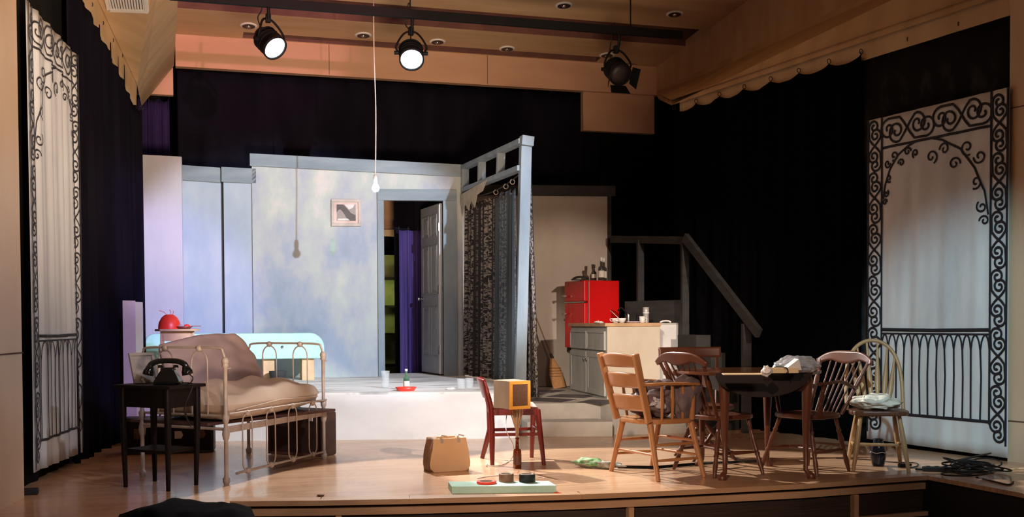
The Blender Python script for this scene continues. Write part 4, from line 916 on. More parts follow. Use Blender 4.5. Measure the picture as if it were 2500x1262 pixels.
MB().tube(bez([(.13, 0, .075), (.16, .02, .04), (.15, -.06, .006), (.10, -.09, .008), (.06, -.06, .01)], 10), .004, 6).build('handset_cord', m_cable, ph, world=False)
pc = tp; o = MB().tube(bez([tp+V3((.09, -.02, .01)), tp+V3((.15, -.16, .01)), tp+V3((.15, -.22, -.02)), tp+V3((.10, -.20, -.16)), tp+V3((.14, -.10, -.28)), tp+V3((.11, .0, -.20))], 10), .004, 6).build('telephone_wire', m_cable, ph)
# photo frame
fa, fb = PZ(327, 937, zT), PZ(386, 934, zT); d = (fb-fa); d.z = 0; fwid = d.length*1.02; d = d.normalized(); n = V3((-d.y, d.x, 0)); up_ = (Z3*.96+n*.25-d*.0).normalized(); up_ = (Z3*.97+n*.22-d*.06).normalized()
pfr = T('photo_frame', 'grey photo frame with a faded portrait leaning on the phone table', 'photo frame', fa+d*.08)
nn = up_.cross(d); nn = d.cross(up_).normalized(); nn = nn if nn.y < 0 else -nn
Fh = .215
q = MB(); rectframe(q, fa, d, up_, nn, 0, fwid, 0, Fh, .022, .014); q.build('frame_border', m_photo2, pfr, bevel=.003)
q = MB(); q.prism([(.0, .0), (fwid, 0), (fwid, Fh), (0, Fh)], fa-nn*.004, d, up_, nn, .006); q.build('backing', m_photo2, pfr)
q = MB(); cx = fwid/2; q.prism([(cx+.032*cos(t*pi/8), Fh*.66+.026*sin(t*pi/8)) for t in range(16)], fa+nn*.003, d, up_, nn, .001); q.build('portrait_hair', m_photo, pfr)
q = MB(); q.prism([(cx-.03, .03), (cx+.045, .03), (cx+.045, .075), (cx+.02, .095), (cx+.01, .12), (cx-.012, .12), (cx-.014, .095), (cx-.03, .07)], fa+nn*.003, d, up_, nn, .001); q.build('portrait_bust', m_photo, pfr)
MB().beam(fa+d*(fwid/2)+up_*.13-nn*.0+n*.01, fa+d*(fwid/2)+n*.12+Z3*.003, .04, .004, n).build('easel_leg', m_card, pfr)

# ================================================================ PLATFORM EDGE
def tumbler(px_, py_, z, r0, r1, h, label, mat=m_glass, grp='clear tumblers on the platform edge', liquid=None):
    p = PZ(px_, py_, z); o = MB().lathe([(0, .006), (r0*.9, .006), (r1*.93, h), (r1, h), (r0, 0), (0, 0)], p, 24).build('drinking_glass', mat); tag(o, label, 'glass', grp); return p
p = tumbler(941, 947, .45, .036, .042, .10, 'lower clear tumbler of the stacked pair, left on the platform')
o = MB().lathe([(0, .006), (.033, .006), (.042, .1), (.045, .1), (.037, 0), (0, 0)], p+Z3*.075, 24).build('drinking_glass', m_glass); tag(o, 'upper clear tumbler stacked left on the platform edge', 'glass', 'clear tumblers on the platform edge')
tumbler(1126, 950, .45, .038, .044, .105, 'left tumbler of the two beside the lace curtain')
tumbler(1146, 948, .45, .038, .044, .105, 'right tumbler of the two beside the lace curtain')
ap = PZ(991, 954, .45)
ash = T('red_ashtray', 'red shallow ashtray on the white platform edge under the green bottle', 'ashtray', ap)
q = MB(); q.lathe([(0, .006), (.05, .008), (.075, .02), (.098, .036), (.104, .036), (.08, .0), (0, .0)], ap, 26); q.build('dish', m_redplastic, ash)
bt = PZ(993, 952, .45)+V3((0, .02, .007))
gb = T('green_bottle', 'small green glass bottle standing in the red ashtray', 'bottle', bt)
def bottle_prof(r, h, neck=.32, nr=.36): return [(0, 0), (r, 0), (r, h*.52), (r*.92, h*.60), (r*nr*1.1, h*(1-neck)+.0), (r*nr, h*.86), (r*nr, h*.95), (r*nr*1.25, h*.955), (r*nr*1.25, h*.985), (r*nr, h), (r*nr*.7, h), (r*nr*.7, h*.7), (r*.88, h*.5), (r*.88, .01), (0, .01)]
MB().lathe(bottle_prof(.030, .185), bt, 24).build('glass', m_greenglass, gb)
MB().lathe([(.0, .178), (.014, .178), (.014, .2), (0, .2)], bt, 16).build('bottle_cap', m_white, gb)
MB().lathe([(.0306, .03), (.0306, .08)], bt, 24).build('label_band', m_label, gb)
p = PZ(1100, 951, .45); o = pillowish('m', None, p+Z3*.008, (.05, 0, 0), (0, .03, 0), (0, 0, .008), 8, 8, .4, .02, 3).build('crumpled_paper', m_paper); tag(o, 'scrap of cream paper on the platform edge left of the two tumblers', 'paper')

# ================================================================ CENTRE
# red chair
F_ = [PZ(1177, 1119), PZ(1202, 1136), PZ(1298, 1117), PZ(1328, 1135)]
rcn = sum(F_, V3())/4
rl, rr, fl, fr_ = F_[0], F_[1], F_[2], F_[3]
fwd = ((fl+fr_)-(rl+rr)).normalized()
rc = T('red_chair', 'red stained wooden chair with a low curved back', 'chair', rcn, math.atan2(-fwd.x, fwd.y))
inv = parent_mat(rc).inverted(); rl, rr, fl, fr_ = [inv @ P for P in F_]
sz_ = .435
MB().prism([(-.20, -.19), (.20, -.19), (.215, .20), (-.215, .20)], (0, 0, sz_-.05), (1, 0, 0), (0, 1, 0), Z3, .05).build('seat_frame', m_redlac, rc, world=False, bevel=.005)
for P, x, y in ((fl, -.20, .185), (fr_, .20, .185)): MB().tube([P, V3((x, y, sz_-.005))], [.016, .024], 4).build('leg', m_redlac, rc, world=False)
for P, x in ((rl, -.195), (rr, .195)): MB().tube([P, V3((x, -.17, .24)), V3((x, -.175, sz_)), V3((x*1.0, -.215, .60))], [.017, .024, .024, .018], 4).build('leg', m_redlac, rc, world=False)
q = MB()
def fn(u, v):
    a = lp(-1, 1, u); return V3((a*.20, -.185-.05*(1-a*a)-.05*v, .505+.155*v+.012*(1-a*a)))
q.grid(fn, 16, 6, thick=.018); q.build('back_panel', m_redlac, rc, world=False)
for a, b in ((rl, fl), (rr, fr_)):
    MB().beam(a.lerp(V3((a.x/abs(a.x)*.195, -.17, .24)), .98), b.lerp(V3((b.x/abs(b.x)*.20, .185, sz_)), .55), .018, .025).build('stretcher', m_redlac, rc, world=False)
MB().beam(fl.lerp(V3((-.2, .185, sz_)), .6), fr_.lerp(V3((.2, .185, sz_)), .6), .018, .025).build('stretcher', m_redlac, rc, world=False)
cu_ = pillowish('m', None, (0, 0, sz_+.012), (.20, 0, 0), (0, .19, 0), (0, 0, .022), 20, 20, .3, .01, 1); o = cu_.build('seat_cushion', m_cushion); o.matrix_world = parent_mat(rc); tag(o, 'patterned thin cushion on the red chair seat', 'cushion')
# yellow framed box on it
bx = PZ(1243, 1000, sz_+.03); by = PZ(1293, 997, sz_+.03); d = by-bx; d.z = 0; bw_ = d.length; d = d.normalized(); n = V3((-d.y, d.x, 0))
yb = T('television_box', 'small plywood box with a yellow framed dark screen on the red chair', 'box', bx+d*bw_/2)
bh = .208; back = n*.30+d*-.04
MB().prism([(0, 0), (bw_, 0), (bw_, bh), (0, bh)], bx+Z3*.001, d, Z3, (n*.98+d*.12).normalized(), .25).build('box_body', m_box, yb, bevel=.002)
q = MB(); rectframe(q, bx, d, Z3, -n, 0, bw_, 0, bh, .024, .014); q.build('screen_frame', m_orange, yb, bevel=.002)
MB().prism([(.02, .02), (bw_-.02, .02), (bw_-.02, bh-.02), (.02, bh-.02)], bx, d, Z3, -n, .005).build('screen', m_screen, yb)
# bottle with dried stems
bb_ = PZ(1263, 1143)
ab = T('amber_bottle', 'brown glass bottle on the floor in front of the red chair', 'bottle', bb_)
MB().lathe(bottle_prof(.031, .235, .36, .42), bb_, 28).build('glass', m_amber, ab)
MB().lathe([(.0316, .03), (.0316, .10)], bb_, 28).build('label_band', m_brownside, ab)
st = T('dried_stems', 'sheaf of pale dried stems standing in the brown bottle', 'dried flowers', bb_+Z3*.2)
for i in range(46):
    a = random.uniform(0, 2*pi); k = random.uniform(.2, 1); top = bb_+V3((cos(a)*.055*k-.005, sin(a)*.03*k, random.uniform(.40, .47))); mid = bb_+V3((cos(a)*.012*k, sin(a)*.01*k, .29))
    MB().tube([bb_+V3((cos(a)*.006, sin(a)*.006, .16)), mid, top], [.0016, .0018, .003], 4).build('stem', m_straw, st)
p0 = PZ(1192, 1139); o = MB().tube(bez([PZ(1228, 1010, sz_-.06)+V3((0, -.1, 0)), PZ(1236, 1050, .30), PZ(1254, 1090, .15), PZ(1250, 1118, .02), PZ(1225, 1135, .006), p0+Z3*.006], 10), .0035, 6).build('loose_cable', m_cord); tag(o, 'thin pale cord looping from the red chair down to the floor', 'cord')
o = MB().ball(p0+V3((-.012, 0, .011)), .011).build('cord_bead', m_white); tag(o, 'small white knob at the end of the thin cord', 'knob')
# bag
ba_, bb2 = PZ(1060, 1154), PZ(1140, 1149); d = (bb2-ba_); d.z = 0; L_ = d.length; d = d.normalized(); n = V3((-d.y, d.x, 0)); n = n if n.y > 0 else -n
bg = T('handbag', 'tan doctor-style handbag standing open-sided on the stage floor', 'bag', (ba_+bb2)/2+n*.08)
outl = [(0, 0), (L_, 0), (L_+.028, .035), (L_+.03, .07), (L_+.012, .16), (L_-.004, .25), (.0, .25), (-.012, .16), (-.03, .07), (-.026, .03)]
MB().prism(outl, ba_, d, Z3, n, .012).build('front_panel', m_bag, bg, bevel=.004)
MB().prism(outl, ba_+n*.16, d, Z3, n, .012).build('back_panel', m_bag, bg, bevel=.004)
q = MB()
for (x, s) in ((-.02, -1), (L_+.02, 1)):
    def fn(u, v): zz_ = .25*v; return ba_+d*(x+s*.012*sin(pi*v)*1.4-s*(.028*v))+n*(.012+.15*u)+Z3*zz_+d*(-s*.045*sin(pi*u)*(v**1.2))
    q2 = MB(); q2.grid(fn, 10, 10, thick=.004); q2.build('gusset', m_bagdark if s < 0 else m_bag, bg)
MB().prism([(0, 0), (L_, 0), (L_, .01), (0, .01)], ba_+n*.01, d, Z3, n, .15).build('bag_base', m_bag, bg)
for t in (.2, .72):
    a = ba_+d*(L_*t)+Z3*.25; MB().tube(bez([a+V3((0, -.003, -.02)), a+Z3*.012, a+d*.02+Z3*.02+n*.03, a+d*.06+Z3*.012+n*.02], 6), .006, 6).build('handle_stub', m_frame, bg)
    MB().box(a-n*.003+V3((0, 0, -.02))+d*.01, (.018, .006, .028)).build('strap_tab', m_card, bg)
# foam board and tapes
f0, f1 = PZ(1103, 1205), PZ(1358, 1202); f2, f3 = PZ(1340, 1174, .046), PZ(1094, 1175, .046)
fo = MB().prism([(f0.x, f0.y), (f1.x, f1.y), (f2.x, f2.y), (f3.x, f3.y)], (0, 0, 0), (1, 0, 0), (0, 1, 0), Z3, .046).build('foam_board', m_foam, bevel=.002); tag(fo, 'pale mint foam block lying near the stage edge', 'foam block')
def tape(px_, py_, r, h, ri, mat, label, dent=0):
    p = PZ(px_, py_, .0465); root = T('tape_roll', label, 'tape', p, group='tape rolls on the foam block')
    MB().lathe([(ri+.004, 0), (r, 0), (r, h), (ri+.004, h), (ri+.004, 0)], p, 36).build('tape_wound', mat, root, bevel=.001)
    MB().lathe([(ri, .0), (ri+.004, 0), (ri+.004, h+.001), (ri, h+.001), (ri, 0)], p, 36).build('cardboard_core', m_card, root)
tape(1188, 1180, .066, .016, .045, m_redplastic, 'flat red roll of tape, left on the foam block')
tape(1236, 1175, .050, .052, .036, m_brown, 'brown roll of packing tape, middle on the foam block')
tape(1287, 1176, .054, .052, .038, m_blackbox, 'black roll of cloth tape, right on the foam block')
a = PZ(1365, 1207); o = MB().prism([(0, 0), (.05, -.01), (.02, .06)], PZ(1352, 1204, .001), (1, 0, 0), (0, 1, 0), Z3, .002).build('red_tape_scrap', m_redplastic); tag(o, 'torn bit of red tape at the right end of the foam block', 'tape scrap')
o = MB().tube(bez([PZ(1165, 1168, .004), PZ(1200, 1162, .004), PZ(1250, 1160, .004), PZ(1300, 1162, .004), PZ(1330, 1166, .004)], 6), .003, 5).build('floor_wire', m_cord); tag(o, 'thin tan wire lying behind the foam block', 'wire')
o = MB().lathe([(0, 0), (.02, .002), (.028, .008), (.0, .012)], PZ(783, 1211), 9).build('dry_leaf', m_bagdark); tag(o, 'crumb of dark litter near the front edge of the stage', 'litter')
# mop on the floor
mp0, mp1 = PZ(1412, 1140), PZ(1516, 1147); d = (mp1-mp0).normalized()
mpr = T('floor_mop', 'mop with a green and grey head lying under the ladder-back chair', 'mop', (mp0+mp1)/2)
q = MB(); c_ = (mp0+mp1)/2+Z3*.032; nn = V3((-d.y, d.x, 0))
def blob(c, u, v, w, amp, seed, nu=36, nv=20):
    mb = MB()
    def fn(a, b):
        t, f = 2*pi*a, pi*b; p = V3((sin(f)*cos(t), sin(f)*sin(t), cos(f))); k = 1+amp*1.1*noise.noise(p*1.7+V3((seed, 0, 0)))+amp*.45*noise.noise(p*4.5+V3((0, seed, 0)))+amp*.12*noise.noise(p*11+V3((0, 0, seed)))
        return V3(c)+(V3(u)*p.x+V3(v)*p.y+V3(w)*p.z)*k
    return mb.grid(fn, nu, nv)
blob(c_, d*.20, nn*.045, Z3*.030, .25, 2).build('mop_head', m_greymop, mpr)
blob(mp0+d*.10+Z3*.040, d*.12, nn*.045, Z3*.034, .35, 5).build('green_fibre', m_green, mpr)['label'] = 'green fibres at the left end'
MB().tube([mp1-d*.03+Z3*.02+nn*.01, PZ(1600, 1141, .015), PZ(1706, 1132, .014)], .012, 8).build('handle', m_dmetal, mpr)
MB().tube([PZ(1706, 1132, .014), PZ(1860, 1124, .014)], .010, 8).build('handle_end', m_railc, mpr)
# ================================================================ DINING GROUP
def seatframe(F_):
    """feet rl, rr, fl, fr (seen from behind) -> centre, facing angle"""
    c = sum(F_, V3())/4; f = ((F_[2]+F_[3])-(F_[0]+F_[1])).normalized(); return c, math.atan2(-f.x, f.y)
TURN = [(0, .011), (.06, .014), (.20, .019), (.33, .014), (.37, .020), (.40, .014), (.44, .016), (.60, .021), (.72, .013), (.75, .019), (.79, .013), (.90, .015), (1, .013)]
def saddle(root, w_, dpt, z, mat, name='seat', wb=.85, t=.035):
    n = 24; out = []
    for i in range(n):
        a = 2*pi*i/n; cx, sy = cos(a), sin(a); k = (abs(cx)**3.2+abs(sy)**3.2)**(-1/3.2); yy = sy*k
        out.append((cx*k*w_/2*lp(wb, 1, (yy+1)/2), yy*dpt/2))
    return MB().prism(out, (0, 0, z-t), (1, 0, 0), (0, 1, 0), Z3, t).build(name, mat, root, world=False, bevel=.01)
# -- ladder-back armchair
F_ = [PZ(1492, 1150), PZ(1607, 1176), PZ(1590, 1143), PZ(1719, 1165)]
c, a = seatframe(F_); arm = T('ladder_back_armchair', 'honey oak ladder-back armchair in front of the grey cabinet', 'chair', c, a)
print('armchair', c, math.degrees(a)); inv = parent_mat(arm).inverted(); L4 = [inv @ P for P in F_]
sh_ = .42; print([tuple(round(v, 2) for v in p) for p in L4])
saddle(arm, .50, .47, sh_, m_oak)
tops4 = [(-.17, -.17), (.17, -.17), (-.19, .17), (.19, .17)]
for P, (x, y) in zip(L4, tops4): MB().tube([P, V3((x, y, sh_-.03))], [.017, .023], 8).build('leg', m_oak, arm, world=False)
mid = lambda i, t: L4[i].lerp(V3((*tops4[i], sh_-.03)), t)
for i, j, ts in ((0, 2, (.35, .62)), (1, 3, (.35, .62)), (2, 3, (.40, .66)), (0, 1, (.45,))):
    for t in ts: MB().tube([mid(i, t), mid(i, t).lerp(mid(j, t), .5), mid(j, t)], [.009, .012, .009], 8).build('stretcher', m_oak, arm, world=False)
bt_ = [(-.225, -.33, .885), (.225, -.33, .885)]; bs_ = [(-.20, -.20, sh_-.02), (.20, -.20, sh_-.02)]
for a_, b_ in zip(bs_, bt_): MB().beam(V3(a_), V3(b_), .034, .045, (0, 1, 0)).build('back_post', m_oak, arm, world=False, bevel=.006)
for t0, t1 in ((.16, .38), (.50, .70), (.80, .985)):
    q = MB()
    def fn(u, v):
        x = lp(-1, 1, u); t = lp(t0, t1-.05*(abs(x)**2.5)*(t1 > .9), v)+.02*(1-x*x)*(v > .5); p = lp(V3(bs_[0]), V3(bt_[0]), t); return V3((p.x*-1*x*-1*-1 if False else abs(p.x)*x, p.y-.035*(1-x*x), p.z))
    q.grid(fn, 14, 5, thick=.014); q.build('back_slat', m_oak, arm, world=False)
for s in (-1, 1):
    e = [(s*.215, -.27, .665), (s*.25, -.10, .672), (s*.262, .08, .668), (s*.245, .19, .660)]
    q = MB(); q.tube(bez(e, 6), .030, 8, flat=((0, 0, 1), .42)); q.build('armrest', m_oak, arm, world=False)
    MB().tube([(s*.215, .16, sh_-.01), (s*.235, .155, .55), (s*.25, .14, .665)], [.022, .019, .018], 8).build('arm_post', m_oak, arm, world=False)
    for y in (-.10, -.01, .08): MB().tube([(s*.215, y, sh_-.01), (s*.235, y-.01, .54), (s*.245, y-.02, .665)], [.010, .014, .010], 8).build('arm_spindle', m_oak, arm, world=False)
# clothes on the armchair
Mx = parent_mat(arm)
o = blob((.02, .0, .55), (.175, 0, 0), (0, .18, 0), (.02, 0, .125), .38, 3, 70, 40).build('crumpled_jacket', m_coat); o.matrix_world = Mx; tag(o, 'crumpled mauve-grey jacket heaped on the ladder-back armchair', 'jacket')
q = blob((.0, -.10, .535), (.19, 0, 0), (0, .055, 0), (0, 0, .05), .6, 9, 40, 22); o = q.build('crumpled_shirt', m_shirt); o.matrix_world = Mx; tag(o, 'pale grey cloth tucked into the back of the armchair', 'shirt')
o = blob((.20, .13, .58), (.055, .01, 0), (0, .13, .02), (.02, 0, .15), .35, 21, 50, 30).build('hanging_coat', m_coat); o.matrix_world = Mx; tag(o, 'mauve-grey coat hanging over the front of the armchair arm', 'coat')
# -- generic spindle chair with shaped crest
def spindle_chair(F_, name, label, mat, sh_=.44, top=.92, crest='shaped', arms=False, w_=.44, turned_posts=True, twist=0):
    c0_ = sum(F_, V3())/4; F_ = [c0_+Matrix.Rotation(rad(twist), 3, 'Z') @ (P-c0_) for P in F_]; c, a = seatframe(F_); root = T(name, label, 'chair', c, a); inv = parent_mat(root).inverted(); L4 = [inv @ P for P in F_]
    saddle(root, w_, .42, sh_, mat)
    tp4 = [(-.14, -.13), (.14, -.13), (-.15, .14), (.15, .14)]
    for P, (x, y) in zip(L4, tp4): MB().turned(P, V3((x, y, sh_-.03)), TURN, 10).build('leg', mat, root, world=False)
    mid = lambda i, t: L4[i].lerp(V3((*tp4[i], sh_-.03)), t)
    for i, j in ((0, 2), (1, 3)): MB().tube([mid(i, .40), mid(i, .4).lerp(mid(j, .4), .5), mid(j, .40)], [.008, .015, .008], 8).build('stretcher', mat, root, world=False)
    MB().tube([mid(0, .4).lerp(mid(2, .4), .5), mid(1, .4).lerp(mid(3, .4), .5)], [.010, .010], 8).build('stretcher', mat, root, world=False)
    lean = -.20
    def bp_(x, t): return V3((x*lp(.86, 1.30, t), -.17+lean*t-.03*(1-(x/.2)**2)*t, lp(sh_-.01, top-.06, t)))
    for x in (-.185, .185): MB().turned(bp_(x, 0), bp_(x, 1), [(0, .012), (.1, .017), (.25, .013), (.30, .019), (.34, .013), (.5, .018), (.62, .021), (.72, .013), (.76, .018), (.8, .012), (1, .012)] if turned_posts else [(0, .016), (.5, .015), (1, .012)], 10).build('back_post', mat, root, world=False)
    for x in (-.115, -.07, -.023, .023, .07, .115) if crest == 'shaped' else (): MB().tube([bp_(x, 0), bp_(x, .5), bp_(x, 1.0)], [.006, .0075, .006], 6).build('back_spindle', mat, root, world=False)
    q = MB()
    def fn(u, v):
        x = lp(-1, 1, u); X = x*.275; base = -.17+lean-.03*(1-x*x)+.0
        if crest == 'shaped':
            zt_ = top+.005-.075*abs(x)**3.0; zb_ = top-.065-.03*cos(x*pi*1.0)*(abs(x) < .5)*1.0-.045*(abs(x)**4)
            if abs(x) > .96: zb_ = zt_-.02
        else: zt_ = top; zb_ = top-.085
        return V3((X, base-.012*v, lp(zb_, zt_, v)))
    q.grid(fn, 30, 5, thick=.022); q.build('crest_rail', mat, root, world=False)
    if crest != 'shaped':
        q = MB(); q.grid(lambda u, v: V3((lp(-.19, .19, u), -.17+lean*.45-.03*(1-(2*u-1)**2), lp(.66, .71, v))), 12, 3, thick=.016); q.build('back_slat', mat, root, world=False)
    if arms:
        for s in (-1, 1):
            MB().tube(bez([bp_(s*.185, .48)+V3((s*.005, 0, 0)), V3((s*.245, -.08, .665)), V3((s*.262, .06, .66)), V3((s*.25, .15, .655))], 6), .026, 8, flat=((0, 0, 1), .45)).build('armrest', mat, root, world=False)
            MB().turned((s*.20, .10, sh_-.01), (s*.25, .10, .655), TURN, 10).build('arm_post', mat, root, world=False)
    return root
spindle_chair([PZ(1652, 1143), PZ(1712, 1166), PZ(1812, 1132), PZ(1848, 1162)], 'spindle_back_chair', 'red-brown spindle-back chair with carved crest left of the round table', m_walnut, .43, .885, twist=14)
spindle_chair([PZ(2070, 1154), PZ(2003, 1138), PZ(1953, 1162), PZ(1872, 1138)], 'captain_chair', 'dark red-brown spindle-back armchair right of the round table', m_walnut, .43, .875, arms=True, twist=20)
cc = PZ(1722, 1118)
spindle_chair([cc+V3((-.17, .22, 0)), cc+V3((.21, .16, 0)), cc+V3((-.2, -.18, 0)), cc+V3((.15, -.24, 0))][0:2]+[cc+V3((-.2, -.18, 0)), cc+V3((.15, -.24, 0))], 'rail_back_chair', 'brown chair with a straight glossy top rail behind the spindle-back chair', m_walnut, .44, .89, crest='straight', turned_posts=False)
# -- hoop back windsor chair
wc = PZ(2142, 1144); wc.z = 0; wa = rad(180-28)
ws_ = T('hoop_back_chair', 'golden oak hoop-back chair at the far right, in front of the painted gate', 'chair', wc, wa)
saddle(ws_, .45, .43, .445, m_winddark)
for x, y in ((-1, -1), (1, -1), (-1, 1), (1, 1)): MB().tube([V3((x*.195, y*.195, 0)), V3((x*.165, y*.165, .20)), V3((x*.135, y*.13, .41))], [.013, .020, .015], 10).build('leg', m_windsor, ws_, world=False)
for x in (-1, 1): MB().tube([(x*.168, -.165, .18), (x*.172, 0, .18), (x*.168, .165, .18)], [.009, .014, .009], 8).build('stretcher', m_windsor, ws_, world=False)
MB().tube([(-.17, 0, .18), (.17, 0, .18)], .011, 8).build('stretcher', m_windsor, ws_, world=False)
def hp_(t):
    a = pi*t; x = -.205*cos(a)*(1+.12*sin(a)); z = .43+.525*sin(a)**.62; return V3((x, -.15-.20*((z-.43)/.525)*.95, z))
MB().tube([hp_(t/30) for t in range(31)], .0145, 10).build('hoop', m_windsor, ws_, world=False)
for x in (-.12, -.075, -.025, .025, .075, .12):
    t = .5+.5*(x*1.25/.22)*.78; tp_ = hp_(t); q = MB(); b0_ = V3((x*.8, -.155, .435)); pts = [b0_.lerp(tp_, k/8) for k in range(9)]
    q.tube(pts, [.008, .011, .016, .021, .020, .015, .011, .009, .008], 8, flat=((0, 1, 0), .5)); q.build('back_spindle', m_windsor, ws_, world=False)
o = blob((.02, .03, .50), (.165, 0, 0), (0, .155, 0), (0, 0, .06), .32, 4, 60, 32).build('crumpled_cushion', m_cream); o.matrix_world = parent_mat(ws_); tag(o, 'crumpled cream cloth cushion on the hoop-back chair', 'cushion')
# -- drop-leaf round table
tc = V3((3.98, 7.16, 0)); trz = rad(-14)
rt_ = T('drop_leaf_table', 'dark varnished round table with its front leaf hanging down', 'table', tc, trz)
TR, zt_ = .515, .755
q = MB(); n = 48; out = [(TR*cos(2*pi*i/n), max(-.36, TR*.92*sin(2*pi*i/n))) for i in range(n)]
q.prism(out, (0, 0, zt_-.022), (1, 0, 0), (0, 1, 0), Z3, .022).build('tabletop', m_walnutT, rt_, world=False, bevel=.004)
lw_ = .335; out = [(-lw_, 0), (lw_, 0)] + [(lw_*cos(pi*i/24), -.17*sin(pi*i/24)) for i in range(1, 24)]
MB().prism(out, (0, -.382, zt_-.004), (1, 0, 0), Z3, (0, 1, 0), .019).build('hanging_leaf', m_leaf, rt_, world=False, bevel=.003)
inv = parent_mat(rt_).inverted(); fe = [inv @ PZ(1765, 1172), inv @ PZ(1977, 1168), inv @ PZ(1876, 1138), None]; fe[3] = fe[2]+V3((-.52, .05, 0))
for P in fe:
    P.z = 0; out = V3((P.x, P.y, 0)).normalized(); ins = P-out*.03
    q = MB(); q.tube([P+out*.012+Z3*.0, P+out*.012+Z3*.012, P+Z3*.03, ins+Z3*.06, ins+Z3*.30, ins+out*.006+Z3*.52, ins+out*.012+Z3*.68, ins+Z3*(zt_-.022)], [.028, .034, .024, .016, .022, .033, .040, .036], 10); q.build('leg', m_walnut, rt_, world=False)
ins4 = [P-V3((P.x, P.y, 0)).normalized()*.03 for P in fe]
for i, j in ((0, 1), (1, 2), (2, 3), (3, 0)):
    a, b = ins4[i], ins4[j]; MB().beam(a+Z3*.67, b+Z3*.67, .02, .11).build('apron', m_walnut, rt_, world=False)
# things on the table
fp = PZ(1812, 914, .7555); d = V3((cos(trz), sin(trz), 0))
o = MB().prism([(-.14, -.07), (.13, -.075), (.14, .06), (-.12, .07)], fp, d, V3((-d.y, d.x, 0)), Z3, .006).build('paper_folder', m_manila, bevel=.001); tag(o, 'cream paper folder lying flat on the left of the round table', 'folder')
cp = PZ(1872, 915, .756); o = blob(cp+Z3*.026, (.032, 0, 0), (0, .03, 0), (0, 0, .030), .5, 8).build('crumpled_tissue', m_paper); tag(o, 'crumpled white paper at the left end of the plastic bag', 'tissue')
bpx = PZ(1922, 910, .756)
cb_ = T('opened_carton', 'flattened cream carton wrapped partly in the plastic bag', 'carton', bpx)
MB().prism([(-.13, -.05), (.06, -.06), (.07, .05), (-.12, .05)], bpx, d, V3((-d.y, d.x, 0)), Z3, .035).build('carton_body', m_manila, cb_, bevel=.002)
MB().prism([(-.05, .0), (.07, .0), (.05, .075)], bpx+V3((0, -.055, .02)), d, Z3, V3((-d.y, d.x, 0)), .10).build('raised_flap', m_paper, cb_)
pb_ = PZ(1945, 908, .756)+V3((.02, .03, 0))
o = blob(pb_+Z3*.05, d*.16, V3((-d.y, d.x, 0))*.085, Z3*.06, .22, 12, 70, 40).build('plastic_bag', m_plastic); tag(o, 'cloudy clear plastic bag heaped on the round table', 'plastic bag')
o = MB().tube(bez([bpx+V3((-.10, 0, .041)), bpx+V3((-.07, -.04, .042)), bpx+V3((-.05, -.078, .036)), bpx+V3((-.045, -.082, .006)), bpx+V3((-.06, -.09, .004))], 6), .004, 6).build('black_tie', m_cable); tag(o, 'black cable tie curling over the carton on the round table', 'cable tie')

# ================================================================ KITCHEN
P1, P0_ = PZ(1482, 975, kz), PZ(1388, 953, kz); P2 = PZ(1610, 970, kz); P1.z = P0_.z = P2.z = kz
du = (P2-P1).normalized(); dv = (P0_-P1).normalized(); Ld, Lw = (P0_-P1).length*.92, (P2-P1).length; zc = PZ(1482, 975, kz).z
h_ = CAM.z-(PYy(1482, 790, P1.y).z-0) if False else PYy(1485, 797, P1.y).z-kz
kc = T('base_cabinet', 'grey scumbled base cabinet with two doors and two drawers, tan end panel', 'cabinet', P1+du*Lw/2+dv*Ld/2)
MB().prism([(0, 0), (Lw, 0), (Lw, h_), (0, h_)], P1, du, Z3, dv, Ld).build('carcass', m_cab, kc)
MB().prism([(.0, 0), (Lw+.004, 0), (Lw+.004, h_), (0, h_)], P1-dv*.012, du, Z3, dv, .012).build('end_panel', m_cabside, kc, bevel=.003)
no = -du  # doors face this way
def raised(name, a0, a1, z0, z1, knob):
    q = MB(); O = P1+Z3*0; q.prism([(a0, z0), (a1, z0), (a1, z1), (a0, z1)], O, dv, Z3, no, .018); rectframe(q, O+no*.018, dv, Z3, no, a0, a1, z0, z1, .055 if z1-z0 > .3 else .02, .008)
    o = q.build(name, m_cab, kc, bevel=.003)
    if knob: k = MB(); k.lathe([(.008, 0), (.008, .012), (.015, .018), (.012, .028), (0, .03)], O+dv*knob[0]+Z3*knob[1]+no*.022, 12, no); k.build('knob', m_metal, o)
hf = Ld/2
for a in (.03, hf+.015):
    raised('drawer', a, a+hf-.05, h_-.25, h_-.05, None)
raised('door', .03, hf-.02, .03, h_-.28, (hf-.06, h_-.36)); raised('door', hf+.015, Ld-.035, .03, h_-.28, (hf+.06, h_-.36))
ct = MB().prism([(-.03, -.03), (Lw+.01, -.03), (Lw+.01, Ld+.02), (-.03, Ld+.02)], P1+Z3*h_, du, dv, Z3, .035).build('worktop', m_counter, bevel=.003); tag(ct, 'tan laminate worktop on the grey cabinet', 'worktop')
ztop_ = kz+h_+.035
# white cabinet right of it
w0_ = P1+du*(Lw+.03)+dv*.28; Wd = (PYy(1706, 800, w0_.y).x-w0_.x)
wc_ = T('white_cabinet', 'plain pale grey-white cabinet side right of the tan panel', 'cabinet', w0_+du*Wd/2)
hw2 = PYy(1700, 792, w0_.y).z-kz
MB().prism([(0, 0), (Wd, 0), (Wd, hw2), (0, hw2)], w0_, du, Z3, dv, .40).build('carcass', m_plat, wc_, bevel=.003)
MB().prism([(-.0, 0), (Wd+.01, 0), (Wd+.01, .018), (0, .018)], w0_+Z3*hw2, du, Z3, dv, .40).build('top_panel', m_step, wc_, bevel=.003)
q = MB(); q.prism([(Wd*.66, hw2-.16), (Wd*.74, hw2-.16), (Wd*.74, hw2-.02), (Wd*.66, hw2-.02)], w0_, du, Z3, -dv, .004); q.build('socket_strip', m_white, wc_)
